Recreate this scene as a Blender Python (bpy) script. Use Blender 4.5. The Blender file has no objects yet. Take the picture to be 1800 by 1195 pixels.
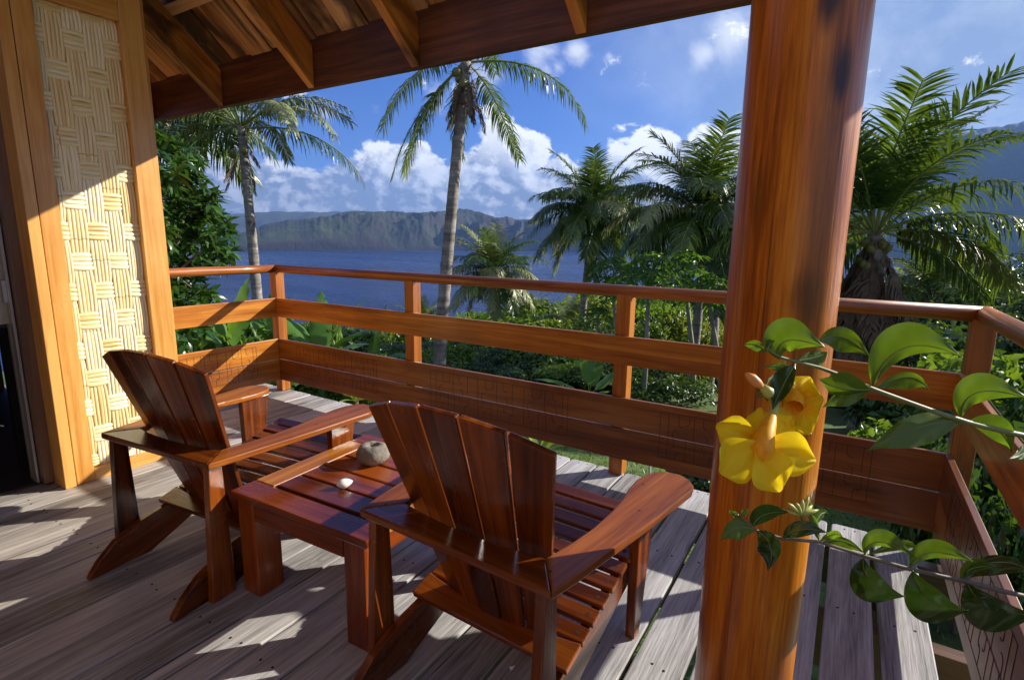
import bpy, math, random
import numpy as np
from mathutils import Vector, Matrix
from mathutils import noise as mnoise
random.seed(7); rng = np.random.default_rng(7)
PI = math.pi
scene = bpy.context.scene
COL = scene.collection

# ------------------------------------------------------------------ camera
F = 952.5 / 1800.0                      # focal length over sensor width
PITCH, ROLL, YAW = 0.1833, 0.0148, 0.556
EYE = Vector((0.0, 0.0, 1.22))
def cam_axes():
    cy, sy = math.cos(YAW), math.sin(YAW)
    cp, sp = math.cos(PITCH), math.sin(PITCH)
    cr, sr = math.cos(ROLL), math.sin(ROLL)
    Rz = np.array([[cy, sy, 0], [-sy, cy, 0], [0, 0, 1]])
    B = np.array([[1, 0, 0], [0, 0, -1], [0, 1, 0]])
    Rx = np.array([[1, 0, 0], [0, cp, -sp], [0, sp, cp]])
    Rr = np.array([[cr, -sr, 0], [sr, cr, 0], [0, 0, 1]])
    return Rr @ Rx @ B @ Rz
AX = cam_axes()
def ray(px, py):
    """world direction of a point of the 1800 x 1195 photograph"""
    v = np.array([(px - 900) / 952.5, (py - 597.5) / 952.5, 1.0])
    return Vector(AX.T @ v)
def at(px, py, r):
    """world point in that direction at horizontal distance r"""
    d = ray(px, py); h = math.hypot(d.x, d.y)
    return EYE + d * (r / h)
def at_depth(px, py, dep):
    return EYE + ray(px, py) * dep

cam_data = bpy.data.cameras.new('camera')
cam = bpy.data.objects.new('camera', cam_data); COL.objects.link(cam)
cam_data.sensor_width = 36.0; cam_data.lens = F * 36.0
cam_data.clip_start = 0.03; cam_data.clip_end = 30000
m3 = Matrix((AX[0], -AX[1], -AX[2])).transposed()
cam.matrix_world = Matrix.Translation(EYE) @ m3.to_4x4()
scene.camera = cam

# ------------------------------------------------------------------ light
SUN_AZ, SUN_EL = 48.0, 24.5             # azimuth from +X towards +Y
SUN_DIR = Vector((math.cos(math.radians(SUN_AZ)) * math.cos(math.radians(SUN_EL)),
                  math.sin(math.radians(SUN_AZ)) * math.cos(math.radians(SUN_EL)),
                  math.sin(math.radians(SUN_EL))))
SUN_STRENGTH = 5.0
SKY_STRENGTH = 0.06
EXPOSURE = 0.95
HAZE_DENSITY = 0.00008
sd = bpy.data.lights.new('sun', 'SUN'); sd.energy = SUN_STRENGTH; sd.angle = math.radians(0.5)
sd.color = (1.0, 0.92, 0.80)
sun = bpy.data.objects.new('sun', sd); COL.objects.link(sun)
sun.rotation_mode = 'QUATERNION'; sun.rotation_quaternion = SUN_DIR.to_track_quat('Z', 'Y')
sun.location = (0, 0, 30)
scene.view_settings.view_transform = 'Standard'
scene.view_settings.look = 'None'
scene.view_settings.gamma = 1.0
scene.view_settings.exposure = EXPOSURE
scene.view_settings.use_curve_mapping = False
scene.render.engine = 'CYCLES'
scene.cycles.use_denoising = True
scene.cycles.max_bounces = 7
scene.cycles.transparent_max_bounces = 6
scene.cycles.volume_bounces = 0
scene.cycles.use_adaptive_sampling = True
scene.cycles.adaptive_threshold = 0.012

class NT:
    """small helper for node trees"""
    def __init__(s, tree): s.t = tree; s.n = tree.nodes; s.l = tree.links
    def add(s, typ, **kw):
        nd = s.n.new(typ)
        for k, v in kw.items(): setattr(nd, k, v)
        return nd
    def put(s, sock, v):
        if isinstance(v, (int, float)): sock.default_value = v
        elif isinstance(v, (tuple, list)):
            if len(v) == 3 and sock.type == 'RGBA': v = (*v, 1)
            sock.default_value = v
        else: s.l.new(v, sock)
    def math(s, op, a, b=0.0, c=None, clamp=False):
        nd = s.add('ShaderNodeMath', operation=op, use_clamp=clamp)
        s.put(nd.inputs[0], a); s.put(nd.inputs[1], b)
        if c is not None: s.put(nd.inputs[2], c)
        return nd.outputs[0]
    def vmath(s, op, a, b=(0, 0, 0), scale=None):
        nd = s.add('ShaderNodeVectorMath', operation=op)
        s.put(nd.inputs[0], a); s.put(nd.inputs[1], b)
        if scale is not None: s.put(nd.inputs['Scale'], scale)
        return nd.outputs['Value'] if op in ('DOT_PRODUCT', 'DISTANCE', 'LENGTH') else nd.outputs['Vector']
    def noise(s, vec, scale, detail=4, rough=0.55, dist=0.0, out='Fac', dim='3D'):
        nd = s.add('ShaderNodeTexNoise'); nd.noise_dimensions = dim
        s.put(nd.inputs['Vector'], vec); nd.inputs['Scale'].default_value = scale
        nd.inputs['Detail'].default_value = detail; nd.inputs['Roughness'].default_value = rough
        nd.inputs['Distortion'].default_value = dist
        return nd.outputs[out]
    def ramp(s, fac, stops, interp='LINEAR'):
        nd = s.add('ShaderNodeValToRGB'); nd.color_ramp.interpolation = interp
        e = nd.color_ramp.elements
        while len(e) < len(stops): e.new(0.5)
        for el, (p, c) in zip(e, stops):
            el.position = p
            el.color = (c, c, c, 1) if isinstance(c, (int, float)) else (*c, 1)
        s.put(nd.inputs[0], fac); return nd.outputs[0]
    def rng(s, v, a, b, c=0.0, d=1.0, smooth=False):
        nd = s.add('ShaderNodeMapRange', clamp=True)
        if smooth: nd.interpolation_type = 'SMOOTHSTEP'
        s.put(nd.inputs[0], v)
        for i, q in enumerate((a, b, c, d)): s.put(nd.inputs[i + 1], q)
        return nd.outputs[0]
    def mix(s, f, a, b, blend='MIX'):
        nd = s.add('ShaderNodeMix', data_type='RGBA', blend_type=blend)
        s.put(nd.inputs[0], f); s.put(nd.inputs[6], a); s.put(nd.inputs[7], b)
        return nd.outputs[2]
    def mapping(s, vec, scale=(1, 1, 1), loc=(0, 0, 0), rot=(0, 0, 0)):
        nd = s.add('ShaderNodeMapping'); s.put(nd.inputs[0], vec)
        s.put(nd.inputs[1], loc); s.put(nd.inputs[2], rot); s.put(nd.inputs[3], scale)
        return nd.outputs[0]

# world: Nishita sky with procedural clouds in direction space
world = bpy.data.worlds.new('World'); scene.world = world; world.use_nodes = True
W = NT(world.node_tree)
for nd in list(W.n): W.n.remove(nd)
sky = W.add('ShaderNodeTexSky', sky_type='NISHITA')
sky.sun_disc = False
sky.sun_elevation = math.radians(SUN_EL)
sky.sun_rotation = math.atan2(SUN_DIR.x, SUN_DIR.y)
sky.altitude = 60; sky.air_density = 1.0; sky.dust_density = 0.25; sky.ozone_density = 3.0
skycol = W.mix(1.0, sky.outputs[0], (0.27, 0.54, 1.22), 'MULTIPLY')
D = W.add('ShaderNodeTexCoord').outputs['Generated']
Dn = W.vmath('NORMALIZE', D)
sep = W.add('ShaderNodeSeparateXYZ'); W.put(sep.inputs[0], Dn); el = sep.outputs[2]
st = W.mapping(Dn, scale=(1, 1, 1.35))
nbig = W.noise(st, 3.2, 2, 0.5)
nmid = W.noise(st, 9.0, 7, 0.62, 0.15)
off = tuple(Vector((SUN_DIR.x, SUN_DIR.y, SUN_DIR.z * 1.6)).normalized() * 0.018)
st2 = W.vmath('ADD', st, off)
nmid2 = W.noise(st2, 9.0, 5, 0.62, 0.15)
blobs = [  # (px, py, radius px, weight): where the photograph's heaps of cloud stand
    (690, 305, 85, 1.0), (742, 290, 55, 1.0), (670, 265, 38, .9), (735, 255, 34, .9), (900, 240, 36, .9), (430, 350, 90, 1.0), (350, 340, 110, 1.0), (510, 355, 90, 1.0), (590, 360, 90, 1.0), (1010, 355, 90, 1.0), (610, 325, 80, .95), (545, 345, 80, .9), (470, 335, 70, .85),
    (880, 285, 80, 1.0), (925, 262, 50, 1.0), (830, 300, 70, 1.0), (970, 330, 80, .95), (400, 320, 90, .8),
    (1160, 262, 62, 1.0), (1110, 320, 85, 1.0), (1240, 290, 90, 1.0), (1330, 330, 120, 1.0), (1285, 245, 45, .9),
    (320, 320, 110, .8), (650, 345, 90, 1.0), (770, 350, 110, 1.0), (1050, 350, 90, .95),
    (200, 330, 130, .9), (900, 365, 90, .8)]
acc = None
for px, py, r, w in blobs:
    d = ray(px, py + 14).normalized()
    dist = W.vmath('DISTANCE', Dn, tuple(d))
    v = W.rng(dist, 0.0, r / 952.0 * 1.09, w, 0.0)
    acc = v if acc is None else W.math('SMOOTH_MAX', acc, v, 0.12)
# the same kind of cumulus bank elsewhere round the horizon
bank = W.math('MULTIPLY', W.rng(el, 0.02, 0.24, 1.0, 0.0), W.rng(nbig, 0.47, 0.66, 0.0, 1.25))
facing = W.vmath('DOT_PRODUCT', Dn, tuple(Vector((ray(800, 430).x, ray(800, 430).y, 0)).normalized()))
bank = W.math('MULTIPLY', bank, W.rng(facing, 0.62, 0.8, 1.0, 0.0))
acc = W.math('MAXIMUM', acc, bank)
val = W.math('ADD', acc, W.math('MULTIPLY', W.math('SUBTRACT', nmid, 0.5), 1.35))
a_cum = W.rng(val, 0.22, 0.33, 0, 1, True)
grad = W.math('SUBTRACT', nmid, nmid2)
lit = W.rng(grad, -0.045, 0.06, 0.0, 1.0)
hgt = W.rng(W.math('ADD', el, W.math('MULTIPLY', W.math('SUBTRACT', nmid, .5), 0.20)), 0.065, 0.17, 0.0, 1.0, True)
core = W.rng(val, 0.35, 1.15, 1.0, 0.68)
bright = W.math('MULTIPLY', W.math('ADD', W.math('MULTIPLY', hgt, 0.62), W.math('MULTIPLY', lit, 0.38)), core)
cloudc = W.mix(W.rng(bright, 0.10, 0.72), (2.1, 2.5, 3.4), (12.0, 12.0, 11.8))
# thin scattered cloud higher up
wsp = W.noise(W.mapping(Dn, scale=(1.0, 1.0, 1.3), loc=(3.1, 1.7, 0.4)), 6.5, 7, 0.6, 0.35)
hz = None
for px, py, r, w in [(1290, 60, 60, .75), (1240, 95, 40, .6), (760, 165, 70, .62), (850, 140, 75, .62), (1015, 90, 36, .62),
                     (940, 95, 60, .6), (570, 195, 45, .55), (1070, 100, 18, .5), (1270, 150, 36, .5), (960, 120, 40, .5),
                     (660, 190, 34, .45), (980, 120, 30, .5)]:
    d = ray(px, py).normalized()
    v = W.rng(W.vmath('DISTANCE', Dn, tuple(d)), 0.0, r / 952.0 * 1.2, w, 0.0)
    hz = v if hz is None else W.math('MAXIMUM', hz, v)
a_w = W.rng(W.math('ADD', hz, W.math('MULTIPLY', W.math('SUBTRACT', wsp, .5), 1.5)), 0.30, 0.75, 0, 0.85, True)
a_w = W.math('MULTIPLY', a_w, W.rng(hz, 0.0, 0.12))
# veil of high cloud towards the sun side of the valley
veil_d = W.vmath('DISTANCE', Dn, tuple(ray(1960, 60).normalized()))
veil = W.rng(W.math('ADD', veil_d, W.math('MULTIPLY', W.math('SUBTRACT', nbig, .5), 0.5)), 0.80, 0.15, 0, 0.92, True)
veilc = W.mix(W.rng(wsp, 0.42, 0.72), (2.7, 3.6, 5.2), (6.2, 6.9, 7.9))
hi = W.math('MULTIPLY', W.rng(W.noise(st, 2.6, 6, 0.6), 0.40, 0.62, 0, 0.85, True), W.rng(facing, 0.3, 0.6, 1, 0))  # unseen white cloud behind the camera, added for neutral fill light
c1 = W.mix(veil, skycol, veilc)
c1 = W.mix(hi, c1, (5.6, 5.6, 5.7))
c1 = W.mix(a_w, c1, (8.6, 8.9, 9.5))
c2 = W.mix(a_cum, c1, cloudc)
low = W.rng(el, -0.02, 0.0)
c2 = W.mix(low, (0.9, 1.3, 2.0), c2)
bg = W.add('ShaderNodeBackground'); W.put(bg.inputs[0], c2); bg.inputs[1].default_value = SKY_STRENGTH
wo = W.add('ShaderNodeOutputWorld'); W.l.new(bg.outputs[0], wo.inputs[0])

# ------------------------------------------------------------------ helpers
def tag(o, label=None, cat=None, group=None, kind=None):
    if label: o['label'] = label
    if cat: o['category'] = cat
    if group: o['group'] = group
    if kind: o['kind'] = kind
    return o
def empty(name, loc=(0, 0, 0), rz=0.0, **kw):
    o = bpy.data.objects.new(name, None); COL.objects.link(o)
    o.location = loc; o.rotation_euler = (0, 0, rz); o.empty_display_size = 0.1
    return tag(o, **kw)
def mesh_obj(name, me, mat=None, parent=None, mw=None, bevel=0.0, smooth=False, segs=2):
    o = bpy.data.objects.new(name, me); COL.objects.link(o)
    if mat is not None and len(me.materials) == 0: me.materials.append(mat)
    if parent: o.parent = parent
    if mw is not None: o.matrix_basis = mw
    if bevel:
        b = o.modifiers.new('bevel', 'BEVEL'); b.width = bevel; b.segments = segs; b.limit_method = 'ANGLE'
        b.angle_limit = math.radians(40)
    if smooth: me.shade_smooth()
    return o
def mk(name, verts, faces, smooth=False):
    me = bpy.data.meshes.new(name)
    me.from_pydata([tuple(v) for v in verts], [], faces); me.update()
    if smooth: me.shade_smooth()
    return me
class MB:
    def __init__(s): s.v = []; s.f = []
    def box(s, x0, x1, y0, y1, z0, z1, M=None):
        b = len(s.v)
        pts = [Vector(p) for p in ((x0,y0,z0),(x1,y0,z0),(x1,y1,z0),(x0,y1,z0),(x0,y0,z1),(x1,y0,z1),(x1,y1,z1),(x0,y1,z1))]
        if M is not None: pts = [M @ p for p in pts]
        s.v += pts
        s.f += [tuple(b + i for i in q) for q in ((0,3,2,1),(4,5,6,7),(0,1,5,4),(1,2,6,5),(2,3,7,6),(3,0,4,7))]
        return s
    def prism(s, pts, z0, z1, M=None):
        b = len(s.v); n = len(pts)
        v = [Vector((p[0], p[1], z0)) for p in pts] + [Vector((p[0], p[1], z1)) for p in pts]
        if M is not None: v = [M @ p for p in v]
        s.v += v
        s.f.append(tuple(b + i for i in range(n - 1, -1, -1))); s.f.append(tuple(b + n + i for i in range(n)))
        for i in range(n):
            j = (i + 1) % n
            s.f.append((b + i, b + j, b + n + j, b + n + i))
        return s
    def tube(s, path, radii, n=8, cap=True, flat=None):
        path = [Vector(p) for p in path]
        if isinstance(radii, (int, float)): radii = [radii] * len(path)
        b = len(s.v); ref = None
        for i, p in enumerate(path):
            t = (path[min(i + 1, len(path) - 1)] - path[max(i - 1, 0)]).normalized()
            if ref is None:
                ref = Vector((0, 0, 1)) if abs(t.z) < 0.9 else Vector((1, 0, 0))
            u = (ref - t * ref.dot(t)).normalized(); w = t.cross(u); ref = u
            for k in range(n):
                a = 2 * PI * k / n
                s.v.append(p + (u * math.cos(a) * (flat or 1) + w * math.sin(a)) * radii[i])
        for i in range(len(path) - 1):
            for k in range(n):
                k2 = (k + 1) % n
                s.f.append((b + i*n + k, b + i*n + k2, b + (i+1)*n + k2, b + (i+1)*n + k))
        if cap:
            s.f.append(tuple(b + k for k in range(n - 1, -1, -1)))
            e = b + (len(path) - 1) * n
            s.f.append(tuple(e + k for k in range(n)))
        return s
    def lathe(s, prof, n=20, c=(0, 0, 0)):
        b = len(s.v)
        for r, z in prof:
            for k in range(n):
                a = 2 * PI * k / n
                s.v.append(Vector((c[0] + r * math.cos(a), c[1] + r * math.sin(a), c[2] + z)))
        for i in range(len(prof) - 1):
            for k in range(n):
                k2 = (k + 1) % n
                s.f.append((b + i*n + k, b + i*n + k2, b + (i+1)*n + k2, b + (i+1)*n + k))
        s.f.append(tuple(b + k for k in range(n - 1, -1, -1)))
        e = b + (len(prof) - 1) * n
        s.f.append(tuple(e + k for k in range(n)))
        return s
    def mesh(s, name, smooth=False): return mk(name, s.v, s.f, smooth)
    def build(s, name, mat, parent=None, mw=None, bevel=0.0, smooth=False, **kw):
        return tag(mesh_obj(name, s.mesh(name, smooth), mat, parent, mw, bevel), **kw)
def frame(o, x, z):
    """matrix with local X along x and local Z near z"""
    x = Vector(x).normalized(); z = Vector(z); z = (z - x * z.dot(x)).normalized(); y = z.cross(x)
    M = Matrix((x, y, z)).transposed().to_4x4(); M.translation = Vector(o); return M
def plank(name, mat, parent, a, b, w, t, up=(0, 0, 1), bevel=0.003, round_end=0.0):
    """board from a to b; w across, t thick along 'up'; grain along local X"""
    a, b = Vector(a), Vector(b); L = (b - a).length
    m = MB()
    if round_end:
        r = round_end; h = w / 2
        pts = [(0, -h)]
        for k in range(4): q = -PI/2 + k*PI/6; pts.append((L - r + r*math.cos(q), -h + r + r*math.sin(q)))
        for k in range(4): q = k*PI/6; pts.append((L - r + r*math.cos(q), h - r + r*math.sin(q)))
        pts.append((0, h))
        m.prism(pts, -t/2, t/2)
    else:
        m.box(0, L, -w/2, w/2, -t/2, t/2)
    return m.build(name, mat, parent, frame(a, b - a, up), bevel)

# ------------------------------------------------------------------ materials
def principled(name):
    m = bpy.data.materials.new(name); m.use_nodes = True
    t = NT(m.node_tree)
    for nd in list(t.n): t.n.remove(nd)
    p = t.add('ShaderNodeBsdfPrincipled'); o = t.add('ShaderNodeOutputMaterial')
    t.l.new(p.outputs[0], o.inputs[0])
    return m, t, p, o
def objcoord(t, randomise=True):
    oc = t.add('ShaderNodeTexCoord').outputs['Object']
    inf = t.add('ShaderNodeObjectInfo')
    if randomise:
        r = t.math('MULTIPLY', inf.outputs['Random'], 37.0)
        cb = t.add('ShaderNodeCombineXYZ')
        for i in range(3): t.put(cb.inputs[i], r)
        oc = t.vmath('ADD', oc, cb.outputs[0])
    return oc, inf.outputs['Random']
def bump(t, p, h, strength=0.3, dist=0.002):
    b = t.add('ShaderNodeBump'); b.inputs['Strength'].default_value = strength
    b.inputs['Distance'].default_value = dist; t.put(b.inputs['Height'], h)
    t.l.new(b.outputs[0], p.inputs['Normal'])
def wood(name, dark, mid, light, rough=0.3, coat=0.0, grain=1.0, axis=0, vary=0.25, blotch=None, bumps=0.25, scratch=True):
    m, t, p, o = principled(name)
    c, rnd = objcoord(t)
    sc = [16 * grain] * 3; sc[axis] = 0.9 * grain
    sf = [150 * grain] * 3; sf[axis] = 5 * grain
    n1 = t.noise(t.mapping(c, scale=tuple(sc)), 1.0, 5, 0.6, 0.9)
    n2 = t.noise(t.mapping(c, scale=tuple(sf)), 1.0, 3, 0.6)
    n3 = t.noise(c, 2.6, 3, 0.5)
    v = t.math('ADD', t.math('MULTIPLY', n1, 0.62), t.math('MULTIPLY', n2, 0.26))
    v = t.math('ADD', v, t.math('MULTIPLY', n3, 0.22))
    v = t.math('ADD', v, t.math('MULTIPLY', t.math('SUBTRACT', rnd, 0.5), vary))
    col = t.ramp(v, [(0.39, dark), (0.54, mid), (0.68, light)])
    if blotch:
        n4 = t.noise(t.mapping(c, scale=tuple([3.5 if i != axis else 1.2 for i in range(3)])), 1.0, 4, 0.6, 0.6)
        col = t.mix(t.rng(n4, 0.50, 0.62, 0, 0.92), col, blotch)
    pores = t.rng(t.noise(t.mapping(c, scale=tuple([q * 2.2 for q in sf])), 1.0, 2, 0.5), 0.66, 0.74, 0, 0.4)
    col = t.mix(pores, col, tuple(q * 0.35 for q in dark))
    t.put(p.inputs['Base Color'], col)
    rr = t.math('ADD', rough, t.math('MULTIPLY', t.math('SUBTRACT', t.noise(c, 9, 4, .6), 0.5), 0.22 if scratch else 0.05))
    t.put(p.inputs['Roughness'], rr)
    p.inputs['Coat Weight'].default_value = coat; p.inputs['Coat Roughness'].default_value = 0.12
    bump(t, p, t.math('ADD', n2, t.math('MULTIPLY', n1, 0.6)), bumps, 0.0012)
    return m
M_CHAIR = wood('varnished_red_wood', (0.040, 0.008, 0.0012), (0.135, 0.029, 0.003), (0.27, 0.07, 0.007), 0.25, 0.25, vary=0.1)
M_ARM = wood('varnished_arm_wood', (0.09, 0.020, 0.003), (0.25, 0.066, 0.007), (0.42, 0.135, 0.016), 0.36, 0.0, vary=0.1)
M_ARM.node_tree.nodes['Principled BSDF'].inputs['Specular IOR Level'].default_value = 0.35
M_TABLE = wood('varnished_table_wood', (0.06, 0.010, 0.002), (0.17, 0.031, 0.004), (0.30, 0.066, 0.008), 0.24, 0.25, vary=0.2)
M_RAIL_SHADE = wood('shaded_rail_wood', (0.07, 0.020, 0.004), (0.18, 0.055, 0.007), (0.30, 0.11, 0.016), 0.36, 0.15, vary=0.2, blotch=(0.16, 0.045, 0.008))  # darker copy of the rail wood, shade put into its colour
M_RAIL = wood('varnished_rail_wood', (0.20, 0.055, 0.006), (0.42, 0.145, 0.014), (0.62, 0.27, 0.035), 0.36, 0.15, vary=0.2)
M_POST = wood('varnished_post_wood', (0.15, 0.040, 0.006), (0.34, 0.105, 0.014), (0.50, 0.19, 0.03), 0.35, 0.2, vary=0.2)
M_JAMB = wood('honey_wood', (0.38, 0.14, 0.018), (0.56, 0.25, 0.045), (0.70, 0.38, 0.10), 0.36, 0.2, grain=0.8, vary=0.15)
M_RAFTER = wood('rafter_wood', (0.20, 0.05, 0.006), (0.52, 0.18, 0.022), (0.68, 0.30, 0.05), 0.42, 0.1, grain=1.3, blotch=(0.05, 0.018, 0.008), vary=0.1)
M_FASCIA = wood('fascia_wood', (0.03, 0.010, 0.004), (0.10, 0.032, 0.009), (0.20, 0.075, 0.022), 0.5, 0.0, grain=0.9, vary=0.1)
M_BATTEN = wood('batten_wood', (0.32, 0.16, 0.05), (0.56, 0.34, 0.14), (0.72, 0.50, 0.26), 0.6, 0.0, grain=1.2, vary=0.2)
M_SHAKE = wood('roof_board_wood', (0.18, 0.075, 0.025), (0.52, 0.29, 0.12), (0.70, 0.46, 0.24), 0.65, 0.0, grain=0.9,
               blotch=(0.035, 0.018, 0.010), vary=0.25)
M_DARKWOOD = wood('dark_reveal_wood', (0.03, 0.016, 0.009), (0.09, 0.045, 0.022), (0.17, 0.09, 0.045), 0.4, 0.1)

def deck_material():
    m, t, p, o = principled('weathered_deck_wood')
    c, rnd = objcoord(t)
    wc = t.add('ShaderNodeNewGeometry').outputs['Position']
    fine = t.noise(t.mapping(c, scale=(6, 170, 170)), 1.0, 4, 0.65)
    mid = t.noise(t.mapping(c, scale=(1.1, 20, 20)), 1.0, 5, 0.6, 1.0)
    big = t.noise(wc, 1.7, 4, 0.55)
    v = t.math('ADD', t.math('MULTIPLY', mid, 0.5), t.math('MULTIPLY', fine, 0.5))
    v = t.math('ADD', v, t.math('MULTIPLY', t.math('SUBTRACT', rnd, 0.5), 0.16))
    grey = t.ramp(v, [(0.34, (0.15, 0.15, 0.15)), (0.5, (0.38, 0.38, 0.385)), (0.66, (0.60, 0.60, 0.61))])
    tan = t.ramp(v, [(0.34, (0.12, 0.095, 0.07)), (0.5, (0.33, 0.275, 0.21)), (0.66, (0.54, 0.46, 0.36))])
    sx = t.add('ShaderNodeSeparateXYZ'); t.put(sx.inputs[0], wc)
    k = t.math('ADD', t.math('MULTIPLY', sx.outputs[0], -0.45), t.math('MULTIPLY', sx.outputs[1], -0.55))
    k = t.math('ADD', k, t.math('MULTIPLY', t.math('SUBTRACT', big, 0.5), 1.6))
    col = t.mix(t.rng(k, -0.1, 1.7), grey, tan)      # the roof keeps the rain off the inner boards
    stain = t.rng(t.noise(t.mapping(wc, scale=(5, 1.2, 1)), 1.0, 5, 0.65), 0.60, 0.74, 0, 0.5)
    col = t.mix(stain, col, (0.10, 0.085, 0.075))
    split = t.rng(t.noise(t.mapping(c, scale=(0.8, 75, 75)), 1.0, 2, 0.5, 0.4), 0.70, 0.73, 0, 0.75)
    split = t.math('MULTIPLY', split, t.rng(t.noise(c, 2.2, 2, .5), 0.48, 0.56))
    col = t.mix(split, col, (0.045, 0.04, 0.036))
    vor = t.add('ShaderNodeTexVoronoi'); t.put(vor.inputs['Vector'], t.mapping(c, scale=(1.6, 4.5, 4.5))); vor.inputs['Scale'].default_value = 1.0
    knot = t.rng(vor.outputs['Distance'], 0.14, 0.05, 0, 0.8, True)
    ringk = t.math('MULTIPLY', t.rng(vor.outputs['Distance'], 0.30, 0.10), t.rng(t.math('SINE', t.math('MULTIPLY', vor.outputs['Distance'], 120.0)), .2, 1.0, 0, .45))
    kon = t.math('GREATER_THAN', t.math('FRACT', t.math('MULTIPLY', vor.outputs['Color'], 1.0)), 0.62)
    col = t.mix(t.math('MULTIPLY', t.math('MAXIMUM', knot, ringk), kon), col, (0.10, 0.075, 0.055))
    t.put(p.inputs['Base Color'], col); p.inputs['Roughness'].default_value = 0.62
    p.inputs['Specular IOR Level'].default_value = 0.35
    bump(t, p, t.math('SUBTRACT', t.math('ADD', fine, mid), split), 0.7, 0.002)
    return m
M_DECK = deck_material()
def plain(name, col, rough=0.6, metal=0.0, var=0.0, scale=8, bmp=0.0, bscale=40, emit=None):
    m, t, p, o = principled(name)
    c, rnd = objcoord(t)
    if var:
        n = t.noise(c, scale, 5, 0.6)
        t.put(p.inputs['Base Color'], t.mix(t.rng(n, 0.3, 0.7), tuple(q * (1 - var) for q in col), tuple(min(1, q * (1 + var)) for q in col)))
    else: p.inputs['Base Color'].default_value = (*col, 1)
    p.inputs['Roughness'].default_value = rough; p.inputs['Metallic'].default_value = metal
    if bmp: bump(t, p, t.noise(c, bscale, 5, 0.6), bmp, 0.01)
    return m
M_NAIL = plain('nail_head', (0.03, 0.026, 0.024), 0.5, 0.4)
M_BURN = plain('carved_groove', (0.05, 0.018, 0.006), 0.8)
M_STEM = plain('shrub_bark', (0.13, 0.10, 0.075), 0.8, var=0.4, scale=14, bmp=0.5)

def leafmat(name, c1, c2, c3, rough=0.4, trans=0.35, vein=False, spec=0.5, scale=1.3, tint=None):
    m, t, p, o = principled(name)
    c, rnd = objcoord(t)
    g = t.add('ShaderNodeNewGeometry')
    isl = g.outputs['Random Per Island']
    n = t.noise(c, scale, 3, 0.5)
    v = t.math('ADD', t.math('MULTIPLY', isl, 0.55), t.math('MULTIPLY', t.math('SUBTRACT', n, 0.28), 0.9))
    v = t.math('ADD', v, t.math('MULTIPLY', t.math('SUBTRACT', rnd, 0.5), 0.25))
    col = t.ramp(v, [(0.1, c1), (0.5, c2), (0.95, c3)])
    t.put(p.inputs['Base Color'], col); p.inputs['Roughness'].default_value = rough
    p.inputs['Specular IOR Level'].default_value = spec
    tr = t.add('ShaderNodeBsdfTranslucent')
    tc = t.mix(0.5, col, tuple(min(1, q) for q in (c3[0] * 2.0, c3[1] * 1.7, c3[2] * 0.6)))
    t.put(tr.inputs[0], tc)
    mx = t.add('ShaderNodeMixShader'); mx.inputs[0].default_value = trans
    t.l.new(p.outputs[0], mx.inputs[1]); t.l.new(tr.outputs[0], mx.inputs[2]); t.l.new(mx.outputs[0], o.inputs[0])
    return m
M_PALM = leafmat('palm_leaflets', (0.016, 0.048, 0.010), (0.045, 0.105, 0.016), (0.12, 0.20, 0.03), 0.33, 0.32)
M_PALM_Y = leafmat('palm_leaflets_yellow', (0.05, 0.09, 0.016), (0.11, 0.17, 0.03), (0.26, 0.28, 0.06), 0.36, 0.36)  # yellower leaflets, picked at random per frond
M_RACHIS = plain('palm_rachis', (0.20, 0.23, 0.07), 0.45)
M_DEAD = plain('dead_palm_frond', (0.12, 0.08, 0.052), 0.8, var=0.55, scale=5)
M_DARKLEAF = leafmat('dark_shrub_leaves', (0.018, 0.048, 0.009), (0.04, 0.09, 0.015), (0.09, 0.16, 0.025), 0.38, 0.28)
M_MIDLEAF = leafmat('green_shrub_leaves', (0.04, 0.09, 0.010), (0.095, 0.20, 0.02), (0.19, 0.32, 0.035), 0.36, 0.36)
M_YELLEAF = leafmat('yellow_green_leaves', (0.06, 0.11, 0.012), (0.14, 0.22, 0.02), (0.28, 0.36, 0.04), 0.42, 0.36)
M_GLOSSY = leafmat('glossy_tree_leaves', (0.012, 0.045, 0.010), (0.035, 0.10, 0.018), (0.085, 0.18, 0.03), 0.28, 0.25, spec=0.6)
M_BANANA = leafmat('banana_leaf', (0.05, 0.13, 0.022), (0.085, 0.20, 0.03), (0.17, 0.32, 0.06), 0.38, 0.42)
M_PAPAYA = leafmat('papaya_leaf', (0.03, 0.10, 0.015), (0.065, 0.17, 0.025), (0.12, 0.26, 0.045), 0.42, 0.38)
M_LIME = leafmat('lime_green_leaves', (0.10, 0.17, 0.02), (0.20, 0.30, 0.035), (0.34, 0.44, 0.08), 0.42, 0.4)
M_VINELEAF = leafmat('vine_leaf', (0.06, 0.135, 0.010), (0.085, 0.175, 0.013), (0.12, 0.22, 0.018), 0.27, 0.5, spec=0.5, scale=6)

M_VINESHADE = leafmat('shaded_vine_leaf', (0.010, 0.036, 0.006), (0.016, 0.052, 0.007), (0.028, 0.08, 0.010), 0.22, 0.12, spec=0.6, scale=6)  # shade painted in: darkened, less translucent copy of the vine leaf
def trunk_mat():
    m, t, p, o = principled('palm_trunk_bark')
    c, rnd = objcoord(t)
    rings = t.noise(t.mapping(c, scale=(0.6, 0.6, 11)), 1.0, 3, 0.6, 0.4)
    n = t.noise(c, 9, 6, 0.65)
    v = t.math('ADD', t.math('MULTIPLY', rings, 0.55), t.math('MULTIPLY', n, 0.45))
    t.put(p.inputs['Base Color'], t.ramp(v, [(0.36, (0.10, 0.085, 0.07)), (0.52, (0.25, 0.225, 0.195)), (0.66, (0.42, 0.39, 0.35))]))
    p.inputs['Roughness'].default_value = 0.85
    bump(t, p, v, 0.7, 0.03)
    return m
M_TRUNK = trunk_mat()
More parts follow.
